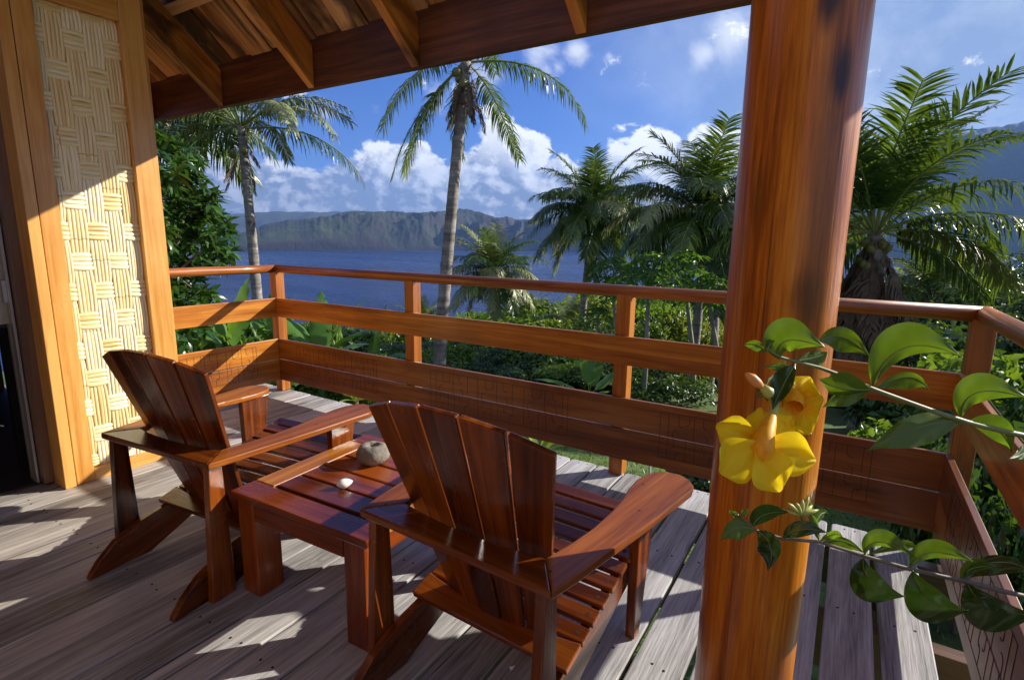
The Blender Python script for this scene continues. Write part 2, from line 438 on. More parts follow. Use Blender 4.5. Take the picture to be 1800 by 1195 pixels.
M_PALE_TRUNK = plain('pale_trunk_bark', (0.24, 0.24, 0.18), 0.8, var=0.3, scale=6, bmp=0.4)

# ------------------------------------------------------------------ terrain, sea, hills
FWD = Vector((-0.42, 0.907))
def ground_z(x, y):
    r = math.hypot(x, y)
    if r < 1e-6: return -0.9
    f = (x * FWD.x + y * FWD.y) / r
    k = min(1.0, max(0.12, f + 0.45))
    z = -0.9
    z -= 0.16 * k * max(0.0, min(r, 15) - 3)
    z -= 0.26 * k * max(0.0, min(r, 75) - 15)
    z -= 0.165 * k * max(0.0, min(r, 700) - 75)
    if r > 5: z += (mnoise.noise(Vector((x * .12, y * .12, 0)))) * min(0.5, (r - 5) * 0.03)
    return max(z, -64.0)
def build_ground():
    rs = [0.01] + list(np.geomspace(1.5, 700, 84)); na = 150
    V = []; Fc = []
    for r in rs:
        for k in range(na):
            a = 2 * PI * k / na
            x, y = r * math.cos(a), r * math.sin(a)
            V.append((x, y, ground_z(x, y)))
    for i in range(len(rs) - 1):
        for k in range(na):
            k2 = (k + 1) % na
            Fc.append((i*na+k, i*na+k2, (i+1)*na+k2, (i+1)*na+k))
    m, t, p, o = principled('lawn_and_soil')
    wc = t.add('ShaderNodeNewGeometry').outputs['Position']
    n = t.noise(wc, 0.8, 6, 0.65); f = t.noise(wc, 14, 5, 0.7)
    v = t.math('ADD', t.math('MULTIPLY', n, 0.6), t.math('MULTIPLY', f, 0.45))
    col = t.ramp(v, [(0.36, (0.03, 0.055, 0.012)), (0.52, (0.07, 0.125, 0.022)), (0.70, (0.125, 0.19, 0.035))])
    leafy = t.rng(t.noise(wc, 3.5, 5, 0.7), 0.60, 0.72, 0, 0.7)
    col = t.mix(leafy, col, (0.10, 0.075, 0.045))
    t.put(p.inputs['Base Color'], col); p.inputs['Roughness'].default_value = 0.9
    bump(t, p, f, 0.8, 0.03)
    tag(mesh_obj('ground', mk('ground', V, Fc, True), m), kind='structure')
build_ground()
def build_grass():
    N = 26000
    V = []; Fc = []
    for i in range(N):
        u = random.random()
        r = 2.2 + 7.8 * u ** 0.8
        a = math.radians(random.uniform(20, 150))
        x, y = r * math.cos(a), r * math.sin(a)
        if y < 1.2 and x < 0.6: continue
        z = ground_z(x, y)
        h = random.uniform(0.02, 0.055) * (1 + 0.6 * mnoise.noise(Vector((x * 1.5, y * 1.5, 3))))
        th = random.uniform(0, 2 * PI); w = 0.006 + 0.0009 * r
        dx, dy = math.cos(th) * w, math.sin(th) * w
        lx, ly = random.gauss(0, .02), random.gauss(0, .02)
        b = len(V)
        V += [(x - dx, y - dy, z - .005), (x + dx, y + dy, z - .005), (x + lx, y + ly, z + h)]
        Fc.append((b, b + 1, b + 2))
    m = leafmat('grass_blades', (0.03, 0.07, 0.010), (0.07, 0.14, 0.02), (0.14, 0.23, 0.04), 0.5, 0.3)
    tag(mesh_obj('grass', mk('grass', V, Fc), m), 'short green lawn grass growing around the deck', 'grass', kind='stuff')
build_grass()
def build_sea():
    V = [(0, 0, -60)]; Fc = []; n = 96; rr = [60, 400, 2000, 9000]
    for r in rr:
        for k in range(n): V.append((r * math.cos(2*PI*k/n), r * math.sin(2*PI*k/n), -60))
    for k in range(n): Fc.append((0, 1 + k, 1 + (k + 1) % n))
    for i in range(len(rr) - 1):
        for k in range(n):
            a = 1 + i * n; b = a + n; k2 = (k + 1) % n
            Fc.append((a + k, b + k, b + k2, a + k2))
    m, t, p, o = principled('sea_water')
    wc = t.add('ShaderNodeNewGeometry').outputs['Position']
    w1 = t.noise(t.mapping(wc, scale=(1, 1, 1)), 0.16, 6, 0.6, 0.3)
    w2 = t.noise(t.mapping(wc, rot=(0, 0, .6), scale=(1, 0.28, 1)), 0.05, 4, 0.6)
    swell = t.noise(t.mapping(wc, scale=(0.2, 1, 1)), 0.004, 4, 0.6)
    t.put(p.inputs['Base Color'], t.mix(t.rng(swell, 0.35, 0.65), (0.006, 0.018, 0.08), (0.014, 0.036, 0.135)))
    t.put(p.inputs['Roughness'], t.rng(t.noise(t.mapping(wc, scale=(.35, 1, 1)), 0.006, 5, .65), .35, .65, .16, .42)); p.inputs['IOR'].default_value = 1.33
    bump(t, p, t.math('ADD', w1, w2), 1.0, 5.5)
    tag(mesh_obj('sea', mk('sea', V, Fc), m), kind='structure')
build_sea()

def hill_mat(name, g1, g2, rock, scale):
    m, t, p, o = principled(name)
    wc = t.add('ShaderNodeNewGeometry').outputs['Position']
    n = t.noise(wc, scale, 8, 0.65); f = t.noise(wc, scale * 9, 5, 0.7)
    col = t.mix(t.rng(n, 0.38, 0.62), g1, g2)
    col = t.mix(t.rng(f, 0.45, 0.7, 0, .5), col, tuple(q * .5 for q in g1))
    nz = t.add('ShaderNodeSeparateXYZ'); t.put(nz.inputs[0], t.add('ShaderNodeNewGeometry').outputs['Normal'])
    steep = t.rng(t.math('ADD', nz.outputs[2], t.math('MULTIPLY', t.math('SUBTRACT', f, .5), .5)), 0.62, 0.35, 0, 1)
    col = t.mix(steep, col, rock)
    t.put(p.inputs['Base Color'], col); p.inputs['Roughness'].default_value = 0.95
    bump(t, p, t.math('ADD', n, t.math('MULTIPLY', f, .4)), 0.9, 18 if scale < .01 else 6)
    return m
def interp(x, pts):
    for (a, b), (c, d) in zip(pts, pts[1:]):
        if a <= x <= c: return b + (d - b) * (x - a) / (c - a)
    return pts[0][1] if x < pts[0][0] else pts[-1][1]
def range_mesh(name, mat, sil, px0, px1, foot_r, depth, nu, nv, spur, zfoot=-61, rough=0.0, seed=0, gully=1.0):
    """a mountain range: ridge heights follow the skyline, spurs and gullies run down to its foot"""
    V = []; Fc = []
    for i in range(nu + 1):
        px = px0 + (px1 - px0) * i / nu
        fr = foot_r(px)
        d = ray(px, 430); h = math.hypot(d.x, d.y); ux, uy = d.x / h, d.y / h
        R = fr + depth
        jag = 2.6 * mnoise.noise(Vector((px * .045, seed, 0))) + 1.6 * mnoise.noise(Vector((px * .16, seed, 3)))
        dd = ray(px, interp(px, sil) + (jag if px > 425 else 0)); el = dd.z / math.hypot(dd.x, dd.y)
        zr = EYE.z + el * R
        az = math.atan2(uy, ux)
        s1 = az * fr / spur
        for j in range(nv + 1):
            v = j / nv
            n1 = 1 - abs(mnoise.noise(Vector((s1 + seed + 0.6 * mnoise.noise(Vector((s1*.7, v * 2, seed))), v * 0.9, 0.3)))) * 2
            n2 = 1 - abs(mnoise.noise(Vector((s1 * 2.7 + seed, v * 2.2, 5.3)))) * 2
            n3 = mnoise.noise(Vector((s1 * 7.5 + seed, v * 7, 9.3)))
            env = math.sin(PI * min(1, v)) ** 0.8 * (1 - v * .55) * 1.3
            prof = v ** (0.72)
            zz = zfoot + (zr - zfoot) * prof
            amp = (zr - zfoot)
            zz += gully * env * amp * (0.20 * (n1 - .45) + 0.11 * (n2 - .4) + 0.07 * n3 + 0.03 * mnoise.noise(Vector((s1 * 19 + seed, v * 16, 2.2))))
            zz += rough * mnoise.noise(Vector((s1 * 22, v * 20, seed)))
            rr = fr + depth * v - gully * env * depth * 0.22 * (n1 - .4)
            zz = min(zz, EYE.z + el * rr - (0 if v > .97 else 3))
            if v == 0: zz = zfoot - 2
            V.append((ux * rr, uy * rr, zz))
        V.append((ux * (R + depth * 1.2), uy * (R + depth * 1.2), zfoot))
    m = nv + 2
    for i in range(nu):
        for j in range(nv + 1):
            Fc.append((i*m+j, (i+1)*m+j, (i+1)*m+j+1, i*m+j+1))
    return tag(mesh_obj(name, mk(name, V, Fc, True), mat), kind='structure')
HILL_A = hill_mat('headland_grass_and_rock', (0.006, 0.012, 0.009), (0.034, 0.050, 0.015), (0.026, 0.019, 0.018), 0.0045)  # cloud shadow painted in as dark tones, sunlit patches as greener ones
HILL_B = hill_mat('far_ridge', (0.02, 0.03, 0.03), (0.04, 0.05, 0.035), (0.04, 0.04, 0.04), 0.003)
HILL_C = hill_mat('valley_forest', (0.012, 0.028, 0.016), (0.03, 0.055, 0.022), (0.02, 0.035, 0.02), 0.008)
sil_a = [(398,438),(404,428),(412,416),(425,410),(450,402),(470,394),(490,391),(505,386),(520,387),(545,384),(570,381),(590,378),(600,374),(640,371),
         (665,372),(690,371),(715,374),(740,374),(780,371),(805,368),(830,368),(842,372),(855,379),(870,382),(890,381),(905,386),(925,387),(950,382),
         (990,381),(1050,384),(1110,378),(1150,371),(1180,376),(1240,386),(1300,390),(1380,392)]
range_mesh('headland', HILL_A, sil_a, 398, 1380,
           lambda px: interp(px, [(398, 2500), (900, 2950), (1380, 3000)]), 430, 760, 60, 85, seed=3.1, gully=1.9)
sil_b = [(150,388),(270,383),(330,379),(380,378),(400,377),(440,375),(470,373),(520,372),(560,373),(620,371),(700,378),(800,385),(1400,392)]
range_mesh('far_ridge', HILL_B, sil_b, 100, 1400, lambda px: 5200, 900, 160, 12, 420, seed=8.7)
sil_c = [(1230,402),(1290,392),(1340,378),(1400,352),(1460,322),(1510,296),(1560,268),(1600,250),(1640,238),(1700,228),(1760,218),(1800,212),(1900,205),(2060,196),(2300,210),(2600,230)]
range_mesh('valley_mountain', HILL_C, sil_c, 1230, 2600, lambda px: 3000, 1500, 300, 46, 420, zfoot=-61, rough=14, seed=14.2)

# haze: one closed box of even air round everything
hz_m = bpy.data.materials.new('haze_air'); hz_m.use_nodes = True
H = NT(hz_m.node_tree)
for nd in list(H.n): H.n.remove(nd)
pv = H.add('ShaderNodeVolumePrincipled'); pv.inputs['Density'].default_value = HAZE_DENSITY
pv.inputs['Color'].default_value = (0.26, 0.48, 1.0, 1); pv.inputs['Anisotropy'].default_value = 0.15
ho = H.add('ShaderNodeOutputMaterial'); H.l.new(pv.outputs[0], ho.inputs['Volume'])
hb = MB().box(-9200, 9200, -9200, 9200, -68, 1300)
tag(mesh_obj('haze', hb.mesh('haze'), hz_m), 'thin blue haze over the bay and the far hills', 'haze', kind='stuff')

# ------------------------------------------------------------------ deck
deck = empty('deck', (0, 0, 0), kind='structure')
gaps_r = [0.505, 0.346, 0.190, 0.035, -0.120, -0.277, -0.435]
gaps = gaps_r + [-0.435 - 0.161 * k for k in range(1, 34)]
DECK_END = 2.655
NAILM = MB().lathe([(0.0042, 0), (0.0042, 0.0012), (0.003, 0.0016)], 8).mesh('nail')
NAILM.materials.append(M_NAIL)
for i in range(len(gaps) - 1):
    x1, x0 = gaps[i], gaps[i + 1]
    g = 0.017 if i < 6 else (0.011 if i < 14 else 0.006)
    x1 -= g / 2; x0 += g / 2
    cx = (x0 + x1) / 2; w = x1 - x0
    if cx > 0.42: continue
    zt = random.uniform(-0.0015, 0.0015)
    y0 = -2.2
    yend = DECK_END + random.uniform(-0.006, 0.008)
    a = Vector((cx, y0, -0.014 + zt)); b = Vector((cx, yend, -0.014 + zt))
    pl = plank('deck_plank', M_DECK, deck, a, b, w, 0.028, (0, 0, 1), 0.004, round_end=0.018)
    if cx > -4.2:
        for jy in (2.628, 2.006, 1.404, 0.80):
            for s in (-1, 1):
                nb = mesh_obj('nail', NAILM, None, pl)
                nb.location = (jy - y0 + random.uniform(-.006, .006), -s * (w * 0.17) + random.uniform(-.008, .008), 0.0138)
for jy in (2.56, 2.006, 1.404, 0.80, 0.2, -0.4, -1.0, -1.6):
    plank('deck_joist', M_DARKWOOD, deck, (-5.6, jy, -0.13), (0.49, jy, -0.13), 0.06, 0.19, (0, 0, 1), 0.002)
for px_ in (-5.2, -3.4, -1.6, 0.2):
    for jy in (2.5, 0.8):
        plank('deck_footing', M_DARKWOOD, deck, (px_, jy, -1.3), (px_, jy, -0.23), 0.12, 0.12, (0, 1, 0), 0.002)

# ------------------------------------------------------------------ railing
rail = empty('railing', (0, 0, 0), label='varnished wooden railing with round handrail and carved lower boards around the deck', cat='railing')
RX0, RX1, RY = -3.79, 0.405, 2.60
def post(x, y, w=0.075, d=0.075, top=0.955):
    return plank('post', M_POST, rail, (x, y, 0.002 if True else 0), (x, y, top), w, d, (0, 1, 0), 0.004)
for x in (RX0 - 0.012, -2.395, -0.955, RX1 + 0.03): post(x, RY + 0.028)
post(RX0 - 0.012, 1.62); post(RX1 + 0.03, 1.25); post(RX1 + 0.03, -0.2)
# round handrails
def handrail(a, b, ends=(0, 0)):
    a, b = Vector(a), Vector(b)
    n = 12; m = MB()
    L = (b - a).length
    m.tube([(0, 0, 0), (L * .25, .001, 0), (L * .5, -.001, 0.001), (L * .75, 0, 0), (L, 0, 0)], 0.0305, 18)
    return m.build('handrail', M_POST, rail, frame(a, b - a, (0, 0, 1)), smooth=True)
ZR = 0.972
handrail((RX0 - 0.03, RY + 0.018, ZR), (RX1 + 0.045, RY + 0.018, ZR))
handrail((RX0 - 0.005, 1.46, ZR - .001), (RX0 - 0.005, RY + 0.018, ZR - .001))
handrail((RX1 + 0.03, -2.0, ZR + .001), (RX1 + 0.03, RY + 0.018, ZR + .001))
# boards: mid rail and two carved boards on each side
BZ = [(0.604, 0.750), (0.2735, 0.432), (0.103, 0.268)]
def boards_x(y, x0, x1, carve):
    out = []
    for k, (z0, z1) in enumerate(BZ):
        out.append(plank('rail_board', M_RAIL if k == 0 else M_RAIL_SHADE, rail, (x0, y, (z0 + z1) / 2), (x1, y, (z0 + z1) / 2), z1 - z0, 0.022, (0, -1, 0), 0.0025))
    return out
def boards_y(x, y0, y1, nrm):
    out = []
    for k, (z0, z1) in enumerate(BZ):
        out.append(plank('rail_board', M_RAIL if nrm > 0 else (M_RAIL if k == 0 else M_RAIL_SHADE), rail, (x, y0, (z0 + z1) / 2), (x, y1, (z0 + z1) / 2), z1 - z0, 0.022, (nrm, 0, 0), 0.0025))
    return out
bx = boards_x(RY - 0.022, RX0 + 0.012, RX1 - 0.012, True)
bl = boards_y(RX0 + 0.036, 1.505, RY - 0.034, 1)
br = boards_y(RX1 - 0.022 + 0.008, -2.0, RY - 0.034, -1)
# the carved motif: a frame, upright bars and hooked ends, on both lower boards
def carving(board_hi, board_lo, u0, u1, origin, udir, nrm, nmod):
    """grooves drawn in (u, z) on the face of the two boards"""
    segs_hi, segs_lo = [], []
    zt, zb, zs0, zs1 = 0.398, 0.165, 0.270, 0.2715
    def L(lst, pts): lst.append(pts)
    L(segs_hi, [(u0, zs1), (u0, zt), (u1, zt), (u1, zs1)])
    L(segs_lo, [(u0, zs0), (u0, zb), (u1, zb), (u1, zs0)])
    w = (u1 - u0) / nmod
    for k in range(nmod):
        a = u0 + k * w
        def J(lst, x, zfrom, zto, r, s):
            pts = [(x, zfrom), (x, zto + (r if zto < zfrom else -r))]
            up = 1 if zto < zfrom else -1
            for q in range(1, 7):
                an = q * PI / 9.5
                pts.append((x + s * (r - r * math.cos(an)), zto + up * r - up * r * math.sin(an)))
            L(lst, pts)
        if k % 2 == 0:
            L(segs_hi, [(a + w * .28, zt), (a + w * .28, zs1)])
            J(segs_hi, a + w * .62, zt, zt - .062, w * .11, 1)
            J(segs_hi, a + w * .96, zt, zt - .052, w * .10, -1)
            J(segs_hi, a + w * .44, zs1, zs1 + .045, w * .12, 1)
            L(segs_lo, [(a + w * .28, zb), (a + w * .28, zs0)])
            J(segs_lo, a + w * .50, zs0, zs0 - .050, w * .10, -1)
            J(segs_lo, a + w * .56, zb, zb + .040, w * .08, 1)
            L(segs_lo, [(a + w * .88, zb), (a + w * .88, zs0)])
        else:
            L(segs_hi, [(a + w * .12, zt), (a + w * .12, zs1)])
            J(segs_hi, a + w * .40, zt, zt - .05, w * .12, 1)
            L(segs_hi, [(a + w * .80, zt), (a + w * .80, zs1 + .02)])
            J(segs_hi, a + w * .58, zs1, zs1 + .038, w * .09, -1)
            L(segs_lo, [(a + w * .18, zb), (a + w * .18, zs0)])
            J(segs_lo, a + w * .42, zs0, zs0 - .045, w * .09, 1)
            J(segs_lo, a + w * .66, zb, zb + .05, w * .10, 1)
            J(segs_lo, a + w * .84, zs0, zs0 - .06, w * .07, -1)
    O = Vector(origin); U = Vector(udir); N = Vector(nrm)
    for board, segs in ((board_hi, segs_hi), (board_lo, segs_lo)):
        m = MB(); inv = board.matrix_basis.inverted()
        for pts in segs:
            for (ua, za), (ub, zb_) in zip(pts, pts[1:]):
                p = O + U * ua; p.z = za; q = O + U * ub; q.z = zb_
                d = (q - p); Ls = d.length
                if Ls < 1e-5: continue
                M = frame(p, d, N)
                m.box(-.0009, Ls + .0009, -.0011, .0011, -.0004, .0006, inv @ M)
        m.build('carving', M_BURN, board)
fy = RY - 0.022 - 0.0112
for u0, u1, n in ((-3.53, -2.68, 6), (-2.20, -1.232, 6), (-0.724, 0.15, 6)):
    carving(bx[1], bx[2], u0, u1, (0, fy, 0), (1, 0, 0), (0, -1, 0), n)
carving(bl[1], bl[2], 1.56, 2.375, (RX0 + 0.036 + 0.0112, 0, 0), (0, 1, 0), (1, 0, 0), 6)
fx = RX1 - 0.014 - 0.0112
for u0, u1 in ((1.42, 2.32), (0.1, 1.0)):
    carving(br[1], br[2], u0, u1, (fx, 0, 0), (0, 1, 0), (-1, 0, 0), 6)

# ------------------------------------------------------------------ round roof post
def roof_post():
    m, t, p, o = principled('round_post_wood')
    c = t.add('ShaderNodeTexCoord').outputs['Object']
    fine = t.noise(t.mapping(c, scale=(150, 150, 6)), 1.0, 4, 0.6)
    mid = t.noise(t.mapping(c, scale=(12, 12, 0.9)), 1.0, 5, 0.6, 0.7)
    big = t.noise(t.mapping(c, scale=(6, 6, 1.4)), 1.0, 4, 0.55, 0.5)
    v = t.math('ADD', t.math('MULTIPLY', mid, 0.6), t.math('MULTIPLY', fine, 0.35))
    col = t.ramp(v, [(0.36, (0.22, 0.05, 0.004)), (0.5, (0.54, 0.17, 0.010)), (0.64, (0.74, 0.32, 0.030))])
    col = t.mix(t.rng(big, 0.55, 0.75, 0, .6), col, (0.13, 0.055, 0.02))
    # dark heartwood stains and knots of its own
    for pos, r, sz in (((0.040, -0.100, 1.66), 0.022, 0.070), ((0.070, -0.082, 1.525), 0.021, 0.055), ((0.060, -0.088, 1.25), 0.034, 0.40), ((0.055, -0.09, 1.12), 0.036, 0.06), ((-0.05, -0.097, 1.30), 0.015, 0.10)):
        q = t.mapping(t.vmath('SUBTRACT', c, pos), scale=(1 / r, 1 / r, 1 / sz))
        q = t.vmath('ADD', q, t.vmath('SCALE', t.noise(t.mapping(c, scale=(30, 30, 6)), 1, 3, .5, out='Color'), scale=0.9))
        dd = t.vmath('LENGTH', t.vmath('SUBTRACT', q, (0.45, 0.45, 0.45)))
        col = t.mix(t.rng(dd, 1.3, 0.35, 0, 0.93 if r < .023 and sz < .08 else .5, True), col, (0.028, 0.014, 0.008))
    t.put(p.inputs['Base Color'], col)
    t.put(p.inputs['Roughness'], t.math('ADD', 0.26, t.math('MULTIPLY', fine, 0.14)))
    p.inputs['Coat Weight'].default_value = 0.15; p.inputs['Coat Roughness'].default_value = 0.13; p.inputs['Specular IOR Level'].default_value = 0.35
    bump(t, p, t.math('ADD', fine, t.math('MULTIPLY', big, 1.5)), 0.35, 0.002)
    root = empty('roof_post', (-0.125, 1.294, 0), label='thick round varnished log post holding up the porch roof', cat='post')
    n = 56; V = []; Fc = []; rows = 40
    for j in range(rows + 1):
        z = 2.75 * j / rows
        for k in range(n):
            a = 2 * PI * k / n
            r = 0.1085 + 0.0016 * mnoise.noise(Vector((math.cos(a) * 1.5, math.sin(a) * 1.5, z * 1.3)))
            r += 0.0012 * mnoise.noise(Vector((math.cos(a) * 4, math.sin(a) * 4, z * .6 + 5)))
            V.append((r * math.cos(a) + 0.006 * (1.2 - z) * .35, r * math.sin(a), z))
    for j in range(rows):
        for k in range(n):
            k2 = (k + 1) % n; Fc.append((j*n+k, j*n+k2, (j+1)*n+k2, (j+1)*n+k))
    Fc.append(tuple(range(n - 1, -1, -1))); Fc.append(tuple(rows * n + k for k in range(n)))
    mesh_obj('shaft', mk('shaft', V, Fc, True), m, root)
    # drying cracks
    def crack(a, z0, z1, w):
        mb = MB(); N = 30
        pts = []
        for i in range(N + 1):
            z = z0 + (z1 - z0) * i / N
            aa = a + 0.03 * mnoise.noise(Vector((z * 3, a, 0))) + 0.008 * mnoise.noise(Vector((z * 22, a, 4)))
            pts.append((aa, z, w * math.sin(PI * (i + .4) / (N + .8)) * (0.6 + .5 * abs(mnoise.noise(Vector((z * 9, 1, a)))))))
        for (a0, za, wa), (a1, zb, wb) in zip(pts, pts[1:]):
            b = len(mb.v)
            for aa, z, ww in ((a0, za, wa), (a1, zb, wb)):
                R_ = 0.1102
                for s in (-1, 1):
                    q = aa + s * ww / R_
                    mb.v.append(Vector((R_ * math.cos(q) + 0.0021 * (1.2 - z), R_ * math.sin(q), z)))
            mb.f.append((b, b + 1, b + 3, b + 2))
        mb.build('crack', M_BURN, root)
    crack(math.radians(-99), 0.72, 1.42, 0.0007)
    crack(math.radians(-113), 0.6, 1.0, 0.0005)
    crack(math.radians(-66), 0.9, 1.1, 0.0005)
    crack(math.radians(-62), 0.5, 0.8, 0.0005)
roof_post()

# ------------------------------------------------------------------ porch roof
def porch_roof():
    root = empty('porch_roof', (0, 0, 0), label='sloping wooden porch roof with rafters, battens and stained boards over the deck', cat='roof')
    Y, SL = 2.15, 0.84
    X0, X1 = -5.6, 1.10  # unseen right end drawn out past the post to cut sky fill
    plank('fascia', M_FASCIA, root, (X0, Y + 0.022, 2.165), (X1, Y + 0.022, 2.165), 0.262, 0.04, (0, -1, 0), 0.003)
    # bottom face lies at z = 2.034
    inner = -1.55  # unseen inner end drawn out behind the camera to cut sky fill
    dirv = Vector((0, -1, SL)).normalized()
    cs = math.cos(math.atan(SL))
    for x in (-5.35, -4.45, -3.572, -2.684, -1.912, -1.03, -0.12, 0.78):
        # rafter: a parallelogram in the Y-Z plane, plumb cut against the fascia
        L = (Y - inner) / cs
        h = 0.218
        # local x along slope (up/inwards), local y perpendicular within plane
        def P(y, z): return Vector((0, y, z))
        M = frame((x, Y, 2.036), dirv, (1, 0, 0)); inv = M.inverted()
        pts3 = [Vector((x, Y, 2.036)), Vector((x, inner, 2.036 + SL * (Y - inner))), Vector((x, inner, 2.036 + h + SL * (Y - inner))), Vector((x, Y, 2.036 + h))]
        pts = [(inv @ q) for q in pts3]
        pts = [(q.x, q.y) for q in pts]
        MB().prism(pts[::-1], -0.024, 0.024).build('rafter', M_RAFTER, root, M, 0.003)
    # battens on top of the rafters, boards above them
    z_top = lambda y: 2.036 + 0.218 + SL * (Y - y)
    for y in (2.02, 1.86, 1.66, 1.42, 1.18, 0.94, 0.70, 0.46, 0.2, -0.05, -0.3, -0.55, -0.8, -1.05, -1.3):
        nrm = Vector((0, SL, 1)).normalized()
        c = Vector((0, y, z_top(y))) + nrm * 0.012
        if y > 1.95: continue
        plank('batten', M_BATTEN, root, (X0, c.y, c.z), (X1, c.y, c.z), 0.058, 0.022, nrm, 0.002)
    nb = 34; wb = (X1 - X0 + .05) / nb
    rowsy = [(2.24, 1.30), (1.36, 0.46), (0.52, -0.38), (-0.32, -1.1), (-1.04, -1.6)]
    for ri, (ya, yb) in enumerate(rowsy):
        nrm = Vector((0, SL, 1)).normalized()
        for k in range(nb):
            x = X0 + wb * (k + .5) + (0.04 if ri % 2 else 0)
            lift = 0.031 + (0.010 if k % 2 else 0.0) + 0.004 * ri
            a = Vector((x, ya, z_top(ya))) + nrm * lift; b = Vector((x, yb, z_top(yb))) + nrm * (lift + 0.012)
            plank('roof_board', M_SHAKE, root, a, b, wb - 0.004, 0.014, nrm, 0.0)
    a = Vector((0, 2.26, z_top(2.26) + 0.075)); b = Vector((0, -1.65, z_top(-1.65) + 0.125))
    mb = MB(); nrm = Vector((0, SL, 1)).normalized()
    M = frame(((X0 + X1) / 2, a.y, a.z), b - a, nrm)
    mb.box(0, (b - a).length, -(X1 - X0) / 2 - .03, (X1 - X0) / 2 + .03, 0.0, 0.02)
    mb.build('roof_covering', M_FASCIA, root, M)
porch_roof()

# ------------------------------------------------------------------ house wall with woven cane panel
M_CANE = None
def cane_material():
    m, t, p, o = principled('split_cane')
    c, rnd = objcoord(t)
    f = t.noise(t.mapping(c, scale=(4, 120, 120)), 1.0, 3, 0.6)
    g = t.add('ShaderNodeNewGeometry').outputs['Random Per Island']
    v = t.math('ADD', t.math('MULTIPLY', f, 0.35), t.math('MULTIPLY', g, 0.30))
    v = t.math('ADD', v, t.math('MULTIPLY', rnd, 0.55))
    col = t.ramp(v, [(0.15, (0.70, 0.47, 0.18)), (0.5, (0.85, 0.69, 0.35)), (0.9, (0.90, 0.82, 0.56))])
    # brown leaf-scar lines across the canes
    sx = t.add('ShaderNodeSeparateXYZ'); t.put(sx.inputs[0], t.add('ShaderNodeTexCoord').outputs['Object'])
    pos = t.math('MULTIPLY', t.math('SUBTRACT', rnd, 0.5), 0.3)
    dd = t.math('ABSOLUTE', t.math('SUBTRACT', sx.outputs[0], t.math('ADD', pos, t.math('MULTIPLY', t.math('SUBTRACT', g, .5), 0.006))))
    on = t.math('MULTIPLY', t.rng(dd, 0.0035, 0.0005), t.rng(t.math('FRACT', t.math('MULTIPLY', rnd, 7.3)), 0.70, 0.72))
    col = t.mix(t.math('MULTIPLY', on, 0.75), col, (0.32, 0.13, 0.04))
    t.put(p.inputs['Base Color'], col); p.inputs['Roughness'].default_value = 0.33
    p.inputs['Coat Weight'].default_value = 0.3; p.inputs['Coat Roughness'].default_value = 0.2
    bump(t, p, f, 0.25, 0.001)
    return m
def bundle_mesh(L, Wd, n, arch, seed):
    """n split canes side by side, bowed outwards over length L, ends tucked in"""
    r = random.Random(seed); V = []; Fc = []; NS, NC = 8, 4
    w = Wd / n
    for i in range(n):
        y0 = -Wd / 2 + w * (i + .5); cr = w * 0.5 * r.uniform(0.92, 1.08); ph = r.uniform(-.002, .002)
        b = len(V); jig = r.uniform(-1, 1) * 0.0012
        for s in range(NS + 1):
            u = s / NS; x = (u - .5) * L
            zc = arch * (math.sin(PI * u) ** 0.55 if 0 < u < 1 else 0) + ph
            yy = y0 * (1 - 0.10 * abs(2 * u - 1) ** 2) + jig * math.sin(u * 5 + i)
            for k in range(NC + 1):
                a = PI * k / NC
                V.append((x, yy - cr * math.cos(a), zc + cr * 0.72 * math.sin(a) - 0.002))
        for s in range(NS):
            for k in range(NC):
                q = b + s * (NC + 1) + k
                Fc.append((q, q + NC + 1, q + NC + 2, q + 1))
    return mk('cane_bundle', V, Fc, True)
